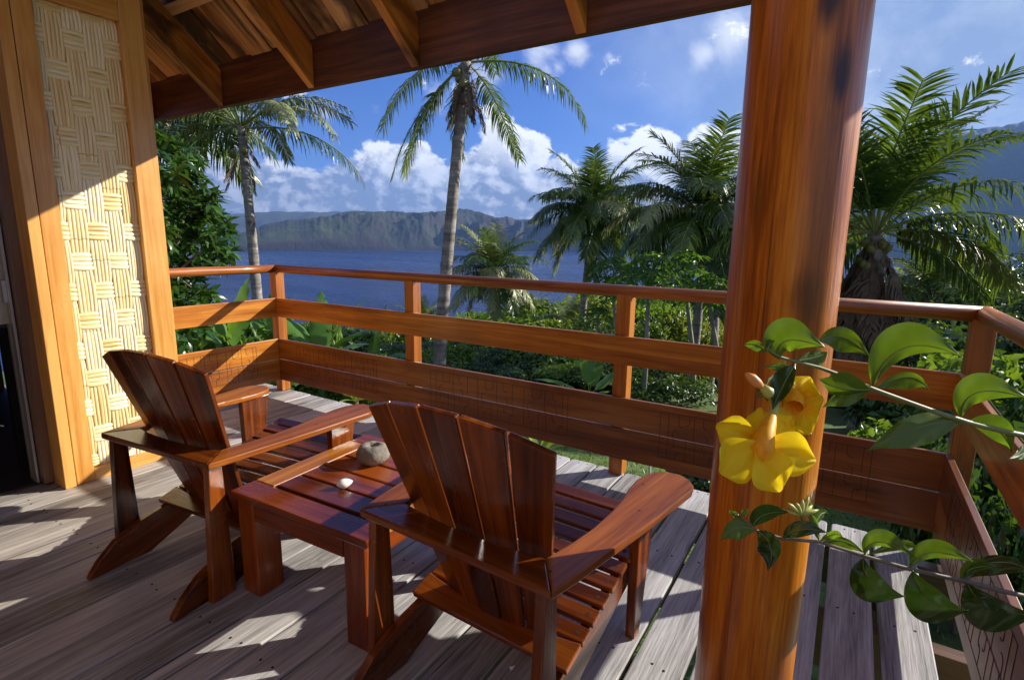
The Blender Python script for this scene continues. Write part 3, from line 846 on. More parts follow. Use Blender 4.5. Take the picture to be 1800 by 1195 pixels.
def house_wall():
    XW = -3.11
    root = empty('house_wall', (XW, 1.2, 0), label='porch wall with honey wood frame round a panel of woven cane', cat='wall')
    R = lambda x, y, z: (x - XW, y - 1.2, z)
    def vb(name, y0, y1, z0, z1, x0=-0.09, x1=0.0, mat=None):
        return plank(name, mat or M_JAMB, root, R(XW + (x0 + x1) / 2, (y0 + y1) / 2, z0), R(XW + (x0 + x1) / 2, (y0 + y1) / 2, z1), y1 - y0, x1 - x0, (1, 0, 0), 0.003)
    vb('door_jamb', 0.937, 0.982, 0.0015, 2.60, -0.16, 0.006)
    vb('stile', 0.9865, 1.062, 0.0015, 2.60)
    vb('stile', 1.398, 1.497, 0.0015, 2.60)
    vb('corner_trim', 1.4975, 1.513, 0.0015, 2.60, -0.13, -0.008)
    for z0, z1 in ((0.0015, 0.060), (2.222, 2.36)):
        z = (z0 + z1) / 2
        plank('panel_rail', M_JAMB, root, R(XW - 0.045, 1.0625, z), R(XW - 0.045, 1.3975, z), z1 - z0, 0.088, (1, 0, 0), 0.003)
    vb('upper_board', 1.0625, 1.3975, 2.3605, 2.60, -0.09, -0.004)
    panel = MB().box(-0.004, 0.004, -0.168, 0.168, 0, 2.162).build('woven_panel', plain('cane_backing', (0.48, 0.33, 0.15), 0.8), root)
    panel.location = R(XW - 0.045, 1.230, 0.060)
    cane = cane_material()
    colw = 0.0775; P = 0.287; half = P / 2
    vmesh = [bundle_mesh(0.238, colw * 1.02, 5, 0.008, s) for s in range(6)]
    hmesh = [bundle_mesh(colw * 1.18, 0.087, 4, 0.006, 20 + s) for s in range(6)]
    pmesh = [bundle_mesh(0.232, colw * 0.50, 3, 0.008, 40 + s) for s in range(3)]
    for me in vmesh + hmesh + pmesh: me.materials.append(cane)
    y = -0.168; ci = 0
    edges = []
    first = 0.036
    edges.append((y, y + first)); y += first
    while y < 0.160:
        edges.append((y, min(y + colw, 0.168))); y += colw
    for ci, (a, b) in enumerate(edges):
        cy = (a + b) / 2; wide = b - a
        zoff = 0.02 + (half if ci % 2 else 0)
        k = -1
        while True:
            zh = zoff + k * P; zv = zh + half
            k += 1
            if zh > 2.25: break
            sc = min(1.0, wide / colw)
            for kind, zc, hl in (('h', zh, 0.045), ('v', zv, 0.118)):
                if zc - hl < -0.02 or zc + hl > 2.19:
                    # clipped bundles at the rails
                    lo, hi = max(0.0, zc - hl), min(2.162, zc + hl)
                    if hi - lo < 0.02: continue
                else: lo, hi = zc - hl, zc + hl
                f = (hi - lo) / (2 * hl); zc2 = (lo + hi) / 2
                if kind == 'h':
                    me = random.choice(hmesh)
                    M = Matrix.Rotation(PI / 2, 4, 'Z') if True else None
                    M = frame((0.006, cy, zc2), (0, 1, 0), (1, 0, 0))
                    S = Matrix.Diagonal((sc, f, 1, 1))
                else:
                    me = random.choice(vmesh if sc > .8 else pmesh)
                    M = frame((0.004, cy, zc2), (0, 0, 1), (1, 0, 0))
                    S = Matrix.Diagonal((f, sc if sc > .8 else sc * 2.0, 1, 1))
                o = mesh_obj('cane_bundle', me, None, panel, M @ Matrix.Rotation(random.uniform(-.012, .012), 4, 'Z') @ S)
    # rest of the house shell: end wall, ceiling plate, room behind the doorway
    shell = empty('house_shell', (XW, 0, 0), label='plain dark room behind the open doorway at the left edge', cat='room')
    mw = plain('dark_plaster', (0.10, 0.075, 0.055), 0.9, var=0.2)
    def bx_(name, x0, x1, y0, y1, z0, z1, mat): MB().box(x0 - XW, x1 - XW, y0, y1, z0, z1).build(name, mat, shell)
    bx_('end_wall', -5.55, -3.245, 1.40, 1.50, 0.002, 2.56, M_JAMB)
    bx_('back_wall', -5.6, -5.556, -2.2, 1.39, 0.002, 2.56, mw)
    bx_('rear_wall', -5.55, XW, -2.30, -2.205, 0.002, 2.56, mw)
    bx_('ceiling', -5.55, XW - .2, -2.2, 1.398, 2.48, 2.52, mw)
    bx_('front_wall', XW - 0.08, XW, -2.2, -0.35, 0.002, 2.6, M_JAMB)
    bx_('door_head', XW - 0.08, XW, -0.345, 0.935, 2.45, 2.6, M_JAMB)
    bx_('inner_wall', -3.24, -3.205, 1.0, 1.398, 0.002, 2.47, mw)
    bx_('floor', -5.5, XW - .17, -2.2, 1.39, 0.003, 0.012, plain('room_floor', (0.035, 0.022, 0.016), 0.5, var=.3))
    # unseen board wall added behind the camera for warm bounce light
    pw = empty('bounce_wall', (-3.0, -1.95, 0), label='added plain board wall behind the viewer, bouncing warm light into the porch', cat='wall')
    for k in range(17):
        z0 = 0.004 + 0.2 * k
        plank('bounce_board', M_JAMB if k > 4 else M_DARKWOOD, pw, (0.0, 0, z0 + .098), (3.9, 0, z0 + .098), 0.194, 0.03, (0, 1, 0), 0.002)  # dark lower boards weaken the added bounce near the floor
    # sliding door edge
    door = empty('sliding_door', (-3.30, 0.9, 0.0), label='edge of a sliding door slid back into the doorway frame', cat='door')
    alu = plain('door_aluminium', (0.45, 0.44, 0.42), 0.35, 0.6)
    plank('door_stile', M_DARKWOOD, door, (0.03, 0.022, 0.013), (0.03, 0.022, 2.44), 0.05, 0.09, (1, 0, 0), 0.002)
    plank('door_edge_strip', alu, door, (0.0, -0.012, 0.013), (0.0, -0.012, 2.44), 0.010, 0.05, (1, 0, 0), 0.001)
    plank('door_edge_strip', alu, door, (-0.055, -0.008, 0.013), (-0.055, -0.008, 2.44), 0.012, 0.03, (1, 0, 0), 0.001)
    h = MB().box(-0.012, 0.008, -0.008, 0.008, 0, 0.10).build('door_catch', alu, door); h.location = (0.0, -0.022, 0.90)
house_wall()

def interior_things():
    # curtain
    m, t, p, o = principled('cream_curtain'); p.inputs['Base Color'].default_value = (0.72, 0.68, 0.58, 1); p.inputs['Roughness'].default_value = 0.8
    tr = t.add('ShaderNodeBsdfTranslucent'); tr.inputs[0].default_value = (0.75, 0.7, 0.6, 1)
    mx = t.add('ShaderNodeMixShader'); mx.inputs[0].default_value = 0.3
    t.l.new(p.outputs[0], mx.inputs[1]); t.l.new(tr.outputs[0], mx.inputs[2]); t.l.new(mx.outputs[0], o.inputs[0])
    V = []; Fc = []; n = 60
    for i in range(n + 1):
        u = i / n
        x = -4.3 + 1.0 * u; y = 1.18 + 0.05 * math.sin(u * 42) + 0.02 * math.sin(u * 17 + 1) - 0.28 * u
        for z in (0.80, 1.4, 2.0, 2.47): V.append((x, y, z))
    for i in range(n):
        for j in range(3): Fc.append((i*4+j, (i+1)*4+j, (i+1)*4+j+1, i*4+j+1))
    c = mesh_obj('curtain', mk('curtain', V, Fc, True), m); so = c.modifiers.new('thick', 'SOLIDIFY'); so.thickness = 0.003
    tag(c, 'cream curtain hanging inside the doorway above the dark desk', 'curtain')
    # desk
    d = empty('desk', (-3.98, 0.80, 0.0), label='black desk standing just inside the dark doorway', cat='desk')
    blk = plain('black_desk', (0.012, 0.010, 0.010), 0.35)
    MB().box(-0.5, 0.5, -0.55, 0.16, 0.72, 0.76).build('desk_top', blk, d, bevel=0.004)
    for sx in (-.45, .45):
        for sy in (-.5, .12):
            MB().box(sx - .025, sx + .025, sy - .025, sy + .025, 0.012, 0.719).build('leg', blk, d)
    # carved club-like figure leaning on the curtain
    f = empty('carved_figure', (-3.74, 0.84, 0.76), label='brown carved bamboo figure with curled lines leaning on the desk', cat='carving')
    wm = plain('carved_bamboo', (0.34, 0.20, 0.08), 0.55, var=.3, scale=12)
    MB().tube([(-.02, .02, .0), (-.03, .01, .10), (-.05, 0, .22), (-.07, -.01, .30), (-.08, -.02, .33)], [.018, .026, .034, .030, .012], 12).build('body', wm, f, smooth=True)
    for k, (zz, s) in enumerate(((.13, 1), (.18, -1), (.23, 1), (.27, -1))):
        pts = [(-0.03 - (zz - .1) * .18 + .036 * math.cos(a * .8 - 1.2), -.036 * math.sin(a * .8 + .4) * 1.0, zz + s * .012 * math.sin(a * 2)) for a in np.linspace(0, 2.4, 9)]
        MB().tube(pts, .0028, 6).build('carved_line', M_BURN, f)
    b = MB().box(-.06, .06, -.045, .045, 0, .028); b.tube([(0, 0, .028), (0, 0, .04)], .03, 14)
    o_ = b.build('desk_gadget', plain('gadget_grey', (0.16, 0.17, 0.19), 0.4), None, bevel=.004, label='small grey box lying on the dark desk by the door', cat='box')
    o_.location = (-3.56, .70, .7602)
    pp = MB()
    for k in range(4): pp.box(-.10, .10, -.07, .07, .003 * k, .003 * k + .0026, Matrix.Rotation(.12 * k, 4, 'Z'))
    o_ = pp.build('paper_stack', plain('paper_white', (.75, .74, .70), .8), None, label='loose pile of white papers on the dark desk', cat='papers')
    o_.location = (-3.80, .66, .7602)
    pts = [Vector((-3.33, 0.80, 0.34)) + Vector((-.10 * math.sin(a), -.02 * math.sin(a), -.10 * (1 - math.cos(a)) * .5 + .08)) for a in np.linspace(0, PI * 1.05, 14)]
    MB().tube([(-3.36, .79, .76)] + [tuple(q) for q in pts], .0028, 6).build('cable', plain('cable_white', (.6, .6, .58), .5), None, smooth=True,
        label='thin white cable looping down in the dark doorway', cat='cable')
interior_things()

# ------------------------------------------------------------------ chairs and table
def build_chair():
    ch = empty('garden_chair', (0, 0, 0))
    # arms: outline in the plane z = 0.5, traced once for the right arm
    inner = [(0.226, 0.098), (0.244, 0.189), (0.256, 0.286), (0.258, 0.389), (0.254, 0.470), (0.242, 0.545), (0.238, 0.62), (0.246, 0.672), (0.262, 0.708),
             (0.295, 0.736), (0.335, 0.740), (0.371, 0.718), (0.394, 0.684), (0.399, 0.650)]
    outer = [(0.384, 0.535), (0.366, 0.394), (0.351, 0.300), (0.334, 0.200), (0.318, 0.09), (0.300, 0.0)]
    for s in (1, -1):
        poly = [(s * x, y) for x, y in inner + outer]
        M = frame((s * 0.28, 0.3, 0.489), (s * 0.10, 1, 0), (0, 0, 1)); inv = M.inverted()
        pts = [inv @ Vector((x, y, 0.489)) for x, y in poly]
        pts = [(q.x, q.y) for q in pts]
        if s > 0: pts = pts[::-1]
        area = sum(pts[i][0] * pts[(i+1) % len(pts)][1] - pts[(i+1) % len(pts)][0] * pts[i][1] for i in range(len(pts)))
        if area < 0: pts = pts[::-1]
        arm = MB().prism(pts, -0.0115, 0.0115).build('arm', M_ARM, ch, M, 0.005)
        pm = MB()
        for q in ((s * .318, .44), (s * .262, .06), (s * .268, .60)):
            w_ = inv @ Vector((q[0], q[1], .5)); pm.lathe([(.0042, 0.0110), (.0042, .0119)], 10, (w_.x, w_.y, 0))
        pm.build('dowel_plug', M_BURN, arm)
    # back rail joining the arms, scooped front edge that carries the slats
    xs = np.linspace(-0.225, 0.225, 11)
    pr = [(-0.2985, 0.0), (0.2985, 0.0)] + [(x, 0.078 + 0.021 * (x / .225) ** 2) for x in xs[::-1]]
    MB().prism(pr, 0.4785, 0.4995).build('back_rail', M_CHAIR, ch, None, 0.004)
    # lower back rail resting on the runners
    M = frame((0, 0.195, 0.183), (1, 0, 0), (0, -0.30, 1))
    MB().prism([(-.262, -.042), (.262, -.042), (.262, .040)] + [(x, .030 - .015 * (1 - (x / .2) ** 2)) for x in np.linspace(.2, -.2, 7)] + [(-.262, .040)], -.010, .010).build('lower_rail', M_CHAIR, ch, M, .003)
    # fan of five back slats
    e17 = [-0.170, -0.103, -0.035, 0.035, 0.103, 0.170]
    e82 = [-0.287, -0.180, -0.061, 0.061, 0.180, 0.287]
    def yb(z, x, half): # back surface
        base = 0.200 + (0.17 - z) * 0.335
        return base + 0.034 * (x / half) ** 2
    for k in range(5):
        g = 0.0042
        a0, a1 = e17[k] + g * .7, e17[k + 1] - g * .7
        b0, b1 = e82[k] + g, e82[k + 1] - g
        def top(x): return 0.838 - 0.055 * (abs(x) / 0.287) ** 2.2
        P0 = Vector((a0, yb(.165, a0, .17), .165)); P1 = Vector((a1, yb(.165, a1, .17), .165))
        z0, z1 = top(b0), top(b1)
        Q0 = Vector((b0, yb(z0, b0, .287), z0)); Q1 = Vector((b1, yb(z1, b1, .287), z1))
        cen0, cen1 = (P0 + P1) / 2, (Q0 + Q1) / 2
        xax = (cen1 - cen0).normalized(); wid = (Q1 - Q0).normalized()
        nrm = xax.cross(wid).normalized()
        if nrm.y < 0: nrm = -nrm
        M = frame(cen0, xax, nrm); inv = M.inverted()
        pts = [inv @ q for q in (P0, P1, Q1, Q0)]
        p2 = [(q.x, q.y) for q in pts]
        if sum(p2[i][0] * p2[(i+1) % 4][1] - p2[(i+1) % 4][0] * p2[i][1] for i in range(4)) < 0: p2 = p2[::-1]
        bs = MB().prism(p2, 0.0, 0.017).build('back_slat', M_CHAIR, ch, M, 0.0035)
        pm = MB()
        for zz in (0.02, 0.30):
            pm.box(zz * .98 - .0025, zz * .98 + .0025, -.0025, .0025, -.0008, .0004)
        pm.build('screw', M_NAIL, bs)
    # legs
    for s in (1, -1):
        def yz(name, pts, x0, x1, g):
            M = frame((s * (x0 + x1) / 2, 0, 0), g, (1, 0, 0)); inv = M.inverted()
            q = [inv @ Vector((s * (x0 + x1) / 2, y, z)) for y, z in pts]
            q = [(v.x, v.y) for v in q]
            if sum(q[i][0] * q[(i+1) % len(q)][1] - q[(i+1) % len(q)][0] * q[i][1] for i in range(len(q))) < 0: q = q[::-1]
            MB().prism(q, -(x1 - x0) / 2, (x1 - x0) / 2).build(name, M_CHAIR, ch, M, 0.003)
        yz('rear_leg', [(-0.012, 0.001), (0.078, 0.001), (0.062, 0.478), (0.014, 0.478)], 0.252, 0.280, (0, 0, 1))
        yz('front_leg', [(0.562, 0.001), (0.606, 0.001), (0.700, 0.478), (0.552, 0.478)], 0.252, 0.282, (0, 0, 1))
        yz('runner', [(-.128, .001), (.085, .001), (.30, .088), (.72, .225), (.742, .235), (.748, .312), (.735, .318), (.155, .158), (.06, .140), (-.03, .104), (-.09, .055), (-.122, .016)],
           0.224, 0.2505, (0, 1, .25))
    # seat slats
    nsl = 9
    y0, y1 = 0.262, 0.742
    for k in range(nsl):
        yc = y0 + (y1 - y0) * k / (nsl - 1)
        zc = 0.1585 + (0.318 - 0.158) * (yc - 0.155) / (0.735 - 0.155) + 0.0095
        if k == nsl - 1: zc -= 0.004
        o = plank('seat_slat', M_CHAIR, ch, (-0.262, yc, zc), (0.262, yc, zc), 0.047, 0.018, (0, -0.27, 1), 0.003)
        dm = MB()
        for sx in (0.026, 0.498): dm.lathe([(0.006, 0.0085), (0.006, 0.0094)], 10, (sx, 0, 0))
        dm.build('dowel_plug', M_BURN, o)
    return ch
def copy_thing(root):
    r = root.copy(); COL.objects.link(r)
    for c in root.children:
        d = c.copy(); COL.objects.link(d); d.parent = r
        for g in c.children:
            e = g.copy(); COL.objects.link(e); e.parent = d
    return r
chair_a = build_chair()
chair_a.location = (-0.7585, 0.922, 0); chair_a.rotation_euler = (0, 0, math.radians(-2.5))
tag(chair_a, 'nearer slatted garden chair of red varnished wood with fan back, beside the round post', 'chair', 'pair of fan-backed garden chairs')
chair_b = copy_thing(chair_a)
chair_b.location = (-1.978, 0.841, 0); chair_b.rotation_euler = (0, 0, math.radians(6))
tag(chair_b, 'farther slatted garden chair of red varnished wood, standing next to the woven wall panel', 'chair', 'pair of fan-backed garden chairs')

def build_table():
    t = empty('side_table', (-1.70, 0.947, 0), math.radians(2.5), label='low slatted side table of red varnished wood between the two chairs', cat='table')
    W_, L_, zt = 0.618, 0.64, 0.3625
    th = 0.025
    plank('frame_board', M_TABLE, t, (0, 0.048, zt), (W_, 0.048, zt), 0.094, th, (0, 0, 1), 0.004)
    plank('frame_board', M_TABLE, t, (0, L_ - 0.048, zt), (W_, L_ - 0.048, zt), 0.094, th, (0, 0, 1), 0.004)
    plank('side_board', M_RAIL, t, (0.048, 0.097, zt + .001), (0.048, L_ - 0.097, zt + .001), 0.094, th, (0, 0, 1), 0.004)
    plank('side_board', M_RAIL, t, (W_ - 0.048, 0.097, zt + .001), (W_ - 0.048, L_ - 0.097, zt + .001), 0.094, th, (0, 0, 1), 0.004)
    for k in range(4):
        yc = 0.106 + 0.104 * k + 0.052
        plank('top_slat', M_TABLE, t, (0.097, yc, zt), (W_ - 0.097, yc, zt), 0.094, th * .96, (0, 0, 1), 0.004)
    for x in (0.058, W_ - 0.062):
        for y in (0.062, L_ - 0.062):
            plank('leg', M_TABLE, t, (x, y, 0.001), (x, y, zt - th / 2), 0.084, 0.098, (0, 1, 0), 0.004)
    for y in (0.022, L_ - 0.022):
        plank('apron', M_TABLE, t, (0.102, y, zt - .0455), (W_ - 0.106, y, zt - .0455), 0.064, 0.018, (0, 1, 0), 0.002)
    for x in (0.026, W_ - 0.026):
        plank('apron', M_TABLE, t, (x, 0.114, zt - .0455), (x, L_ - 0.114, zt - .0455), 0.064, 0.018, (1, 0, 0), 0.002)
build_table()
def table_things():
    st = plain('grey_stone', (0.22, 0.20, 0.16), 0.85, var=0.45, scale=22, bmp=0.6, bscale=60)
    n = 30; V = []; Fc = []
    prof = [(0.03, 0.0), (0.052, 0.004), (0.070, 0.024), (0.076, 0.042), (0.071, 0.060), (0.060, 0.076), (0.046, 0.083), (0.026, 0.083), (0.022, 0.074), (0.018, 0.055)]
    for j, (r, z) in enumerate(prof):
        for k in range(n):
            a = 2 * PI * k / n
            f = 1 + 0.03 * mnoise.noise(Vector((math.cos(a) * 1.4, math.sin(a) * 1.4, z * 14))) * 2
            f *= 1 - 0.045 * abs(math.cos(a * 2.5)) * (1 if 3 <= j <= 6 else 0.3)
            zz = z + (0.003 * mnoise.noise(Vector((math.cos(a) * 2, math.sin(a) * 2, 7))) if j > 1 else 0)
            V.append((r * f * math.cos(a), r * f * math.sin(a), zz))
    for j in range(len(prof) - 1):
        for k in range(n):
            k2 = (k + 1) % n; Fc.append((j*n+k, j*n+k2, (j+1)*n+k2, (j+1)*n+k))
    Fc.append(tuple(range(n - 1, -1, -1))); Fc.append(tuple((len(prof) - 1) * n + k for k in range(n)))
    o = mesh_obj('stone_bowl', mk('stone_bowl', V, Fc, True), st)
    o.location = (-1.474, 1.382, 0.3752); o.scale = (.86, .86, .86)
    tag(o, 'rough grey stone bowl with a round hollow on the side table', 'bowl')
    # white cowrie shell
    V = []; Fc = []; n = 20; m_ = 14
    for j in range(m_ + 1):
        u = j / m_; x = (u - .5) * 0.056
        w = 0.0185 * (math.sin(PI * u) ** 0.6) * (1.12 - .35 * u) + (.002 if j in (0, m_) else 0)
        for k in range(n):
            a = 2 * PI * k / n
            yy = w * math.cos(a); zz = 0.0165 + 0.9 * w * math.sin(a)
            if zz < 0.004: zz = 0.004 - (.003 if abs(yy) > .003 else -.002)
            V.append((x, yy, max(0.0005, zz)))
    for j in range(m_):
        for k in range(n):
            k2 = (k + 1) % n; Fc.append((j*n+k, j*n+k2, (j+1)*n+k2, (j+1)*n+k))
    Fc.append(tuple(range(n - 1, -1, -1))); Fc.append(tuple(m_ * n + k for k in range(n)))
    o = mesh_obj('sea_shell', mk('sea_shell', V, Fc, True), plain('white_shell', (0.84, 0.83, 0.79), 0.22))
    o.location = (-1.396, 1.175, 0.3752); o.rotation_euler = (0, 0, math.radians(70))
    tag(o, 'small white oval sea shell lying on the side table', 'shell')
table_things()

# ------------------------------------------------------------------ plants: mesh builders
def frond_mesh(L, e0, bend, seed, n=66, leaf=0.82, hang=0.5, wl=0.040, twist=0.0, dead=False):
    """one palm frond starting at the origin along +X, first rising at e0"""
    r = random.Random(seed); V = []; Fc = []; mi = []
    N = 16; path = []; p = Vector((0, 0, 0)); dirs = []
    for i in range(N + 1):
        u = i / N
        a = e0 - bend * (u ** 1.35)
        d = Vector((math.cos(a), 0.34 * math.sin(u * 2.2 + seed * 1.7) * u, math.sin(a))).normalized()
        path.append(p.copy()); dirs.append(d); p = p + d * (L / N)
    rb = MB(); rb.tube(path, [0.020 * L / 2.5 * (1 - .85 * i / N) + .003 for i in range(N + 1)], 5)
    V += rb.v; Fc += rb.f; mi += [0] * len(rb.f)
    def sample(u):
        x = u * N; i = min(N - 1, int(x)); f = x - i
        return path[i].lerp(path[i + 1], f), dirs[i].lerp(dirs[i + 1], f).normalized()
    for i in range(n):
        u = 0.17 + 0.83 * (i / (n - 1))
        q, t = sample(u)
        prof = (min(1, (u - .10) / .22)) ** .6 * (1 - 0.52 * max(0, u - .50) / .50)
        for s in (-1, 1):
            if r.random() < (0.05 if not dead else .3): continue
            ll = leaf * prof * r.uniform(.72, 1.12); hk = hang * r.uniform(.45, 1.7)
            side = Vector((0, s, 0)); side = (side - t * side.dot(t)).normalized()
            up = t.cross(Vector((0, 1, 0))); up = -up if up.z < 0 else up
            sw = r.uniform(.30, .52) + .32 * u
            d0 = (side * math.cos(sw) + t * math.sin(sw) + up * r.uniform(0.02, .30)).normalized()
            pts = [q]; d = d0; K = 3
            for k in range(K):
                d = (d + Vector((0, 0, -1)) * hk * (0.35 + .5 * k) * r.uniform(.8, 1.2)).normalized()
                pts.append(pts[-1] + d * ll / K)
            wv = (t - d0 * t.dot(d0)).normalized()
            ws = [wl * .55, wl, wl * .75, 0.0]
            b = len(V)
            for k in range(K):
                V.append(pts[k] - wv * ws[k] / 2); V.append(pts[k] + wv * ws[k] / 2)
            V.append(pts[K])
            for k in range(K - 1):
                Fc.append((b + 2*k, b + 2*k + 1, b + 2*k + 3, b + 2*k + 2)); mi.append(1)
            Fc.append((b + 2*K - 2, b + 2*K - 1, b + 2*K)); mi.append(1)
    me = mk('frond', V, Fc)
    me.polygons.foreach_set('material_index', mi)
    return me
FR = {}
specs = [('up', 1.26, 0.75, .16), ('upmid', 1.10, 1.15, .26), ('mid', 0.80, 1.45, .45), ('wide', 0.45, 1.45, .65), ('flat', 0.12, 1.25, .75), ('low', -0.25, 1.0, .7), ('down', -0.75, 0.6, .5), ('hang', -1.15, 0.3, .35)]
for i, (k, e0, bend, hang) in enumerate(specs):
    FR[k] = []
    for v in range(2):
        me = frond_mesh(2.6, e0, bend, i * 7 + v * 3 + 1, hang=hang)
        me.materials.append(M_RACHIS); me.materials.append(M_PALM)
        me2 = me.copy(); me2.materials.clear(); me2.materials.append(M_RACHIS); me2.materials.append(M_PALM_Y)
        FR[k].append((me, me2))
FL = {}
for i, (k, e0, bend, hang) in enumerate(specs):
    FL[k] = []
    for v in range(2):
        me = frond_mesh(2.6, e0, bend * 1.05, i * 5 + v * 11 + 2, n=60, leaf=.58, hang=hang * 1.35, wl=.030)
        me.materials.append(M_RACHIS); me.materials.append(M_PALM)
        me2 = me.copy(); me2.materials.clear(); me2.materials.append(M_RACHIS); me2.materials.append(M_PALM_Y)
        FL[k].append((me, me2))
DEAD = []
for v in range(3):
    me = frond_mesh(2.2, -1.42 + .1 * v, 0.12, 90 + v, n=50, leaf=.55, hang=1.2, dead=True, wl=.055)
    me.materials.append(M_DEAD); me.materials.append(M_DEAD); DEAD.append(me)
NUT = MB().lathe([(0.02, -.12), (.07, -.09), (.095, -.02), (.09, .05), (.05, .10), (.015, .12)], 10).mesh('coconut', True)
M_NUT = plain('coconut_husk', (0.16, 0.15, 0.04), 0.5, var=.4, scale=6); NUT.materials.append(M_NUT)
BOOT = frond_mesh(0.55, 0.9, 0.4, 3, n=2, leaf=.02); BOOT.materials.append(M_DEAD); BOOT.materials.append(M_DEAD)
def palm(crown, base_r_px, scale, seed, label, plan, trunk_r=0.125, lean=None, nuts=0, dead=0, yel=0.25, curve=0.25, boots=8, dscale=1.0, light=False):
    """crown: world point of the growing heart; trunk drops to the ground at 'lean' offset"""
    r = random.Random(seed)
    bx0, by0 = crown.x + (lean[0] if lean else 0), crown.y + (lean[1] if lean else 0)
    gz = ground_z(bx0, by0) - 0.3
    root = empty('coconut_palm', (bx0, by0, gz), label=label, cat='palm tree', group='coconut palms below the deck')
    H_ = crown.z - gz
    top = Vector((crown.x - bx0, crown.y - by0, H_))
    pts = []; rad = []
    N = max(14, int(H_ / 0.11))
    for i in range(N + 1):
        u = i / N
        b = Vector((top.x * u ** 1.5, top.y * u ** 1.5, H_ * u - .05))
        b.x += curve * math.sin(PI * u) * .35; b.y -= curve * math.sin(PI * u) * .2
        pts.append(b)
        rr = trunk_r * (1.25 - .42 * u) * (1 + (0.35 * max(0, 1 - u * 8)))
        rad.append(rr * (1 + (0.035 if i % 2 else -0.02) + r.uniform(-.015, .015)))
    MB().tube(pts, rad, 12).build('trunk', M_TRUNK, root, smooth=True)
    c = pts[-1]
    for k in range(boots):
        o = mesh_obj('leaf_base', BOOT, None, root)
        o.location = c + Vector((0, 0, -.05 - .03 * k)); o.rotation_euler = (0, r.uniform(.2, .9), k * 2.4); o.scale = [scale * .9] * 3
    for (kind, az) in plan:
        a = math.radians(az + r.uniform(-5, 5))
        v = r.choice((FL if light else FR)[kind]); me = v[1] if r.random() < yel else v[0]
        o = mesh_obj('frond', me, None, root)
        s = scale * r.uniform(.92, 1.08)
        o.location = c + Vector((math.cos(a) * .04, math.sin(a) * .04, r.uniform(-.06, .05)))
        o.rotation_euler = (r.uniform(-.10, .10), 0, a); o.scale = (s, s, s)
    for k in range(nuts):
        o = mesh_obj('coconut', NUT, None, root)
        a = r.uniform(0, 2 * PI)
        o.location = c + Vector((math.cos(a) * r.uniform(.12, .26), math.sin(a) * r.uniform(.12, .26), -.15 - r.uniform(0, .45)))
        o.rotation_euler = (r.uniform(-.6, .6), r.uniform(-.6, .6), 0); o.scale = (.78, .78, .78)
    for k in range(dead):
        o = mesh_obj('dead_frond', r.choice(DEAD), None, root)
        a = 2 * PI * k / dead + r.uniform(-.3, .3)
        o.location = c + Vector((math.cos(a) * .10, math.sin(a) * .10, -.10 - r.uniform(0, .5)))
        o.rotation_euler = (0, r.uniform(-.20, .04), a); o.scale = [dscale * scale * r.uniform(.75, 1.0)] * 3
    return root
def ring(kind, n, off=0): return [(kind, off + 360.0 * k / n) for k in range(n)]
RIGHT = math.degrees(math.atan2(AX[0][1], AX[0][0]))          # azimuth of image right
full = lambda: ring('up', 4, 20) + ring('upmid', 5, 0) + ring('mid', 6, 33) + ring('wide', 6, 5) + ring('flat', 6, 40) + ring('low', 5, 12) + ring('down', 3, 70)
c = at(424, 218, 13.0); b = at(462, 640, 13.0)
palm(c, 0, .98, 11, 'tall thin coconut palm at far left, its crown tucked under the roof edge',
     [('up', RIGHT + 60), ('upmid', RIGHT - 20), ('upmid', RIGHT + 190), ('mid', RIGHT + 10), ('mid', RIGHT - 60), ('wide', RIGHT - 8), ('wide', RIGHT + 165), ('wide', RIGHT + 100), ('mid', RIGHT + 150),
      ('flat', RIGHT + 185), ('flat', RIGHT + 5), ('mid', RIGHT + 40), ('wide', RIGHT + 215), ('up', RIGHT + 250), ('wide', RIGHT - 40), ('low', RIGHT + 200)],
     trunk_r=.10, lean=(b.x - c.x, b.y - c.y), nuts=3, dead=5, yel=.8, curve=.3, dscale=.38, light=True)
c = at(820, 104, 11.0); b = at(768, 700, 11.0)
palm(c, 0, .98, 12, 'tall coconut palm with grey trunk crossing the sea, crown just under the roof beam',
     [('flat', RIGHT + 4), ('down', RIGHT + 178), ('down', RIGHT + 196), ('down', RIGHT + 165), ('low', RIGHT + 60), ('low', RIGHT + 95), ('upmid', RIGHT + 8), ('up', RIGHT + 200), ('low', RIGHT + 230),
      ('upmid', RIGHT + 160), ('mid', RIGHT + 75), ('upmid', RIGHT + 250), ('mid', RIGHT - 30)],
     trunk_r=.112, lean=(b.x - c.x, b.y - c.y), nuts=5, dead=12, yel=.12, curve=.2, boots=16, dscale=.42, light=True)
c = at(1042, 372, 21.0)
palm(c, 0, 1.06, 13, 'full coconut palm right of the middle, standing clear against the clouds', full() + ring('mid', 4, 75) + ring('wide', 4, 50) + ring('low', 3, 60), trunk_r=.13, lean=(-.6, .3), yel=.25)
c = at(1238, 378, 15.5); b = at(1208, 715, 15.0)
palm(c, 0, 1.05, 14, 'dark coconut palm just left of the round post with green nuts in its crown', full() + ring('flat', 4, 75) + ring('mid', 4, 10) + ring('wide', 3, 60), trunk_r=.11, lean=(b.x - c.x, b.y - c.y), nuts=12, yel=.10)
c = at(1540, 405, 11.5); b = at(1503, 770, 11.5)
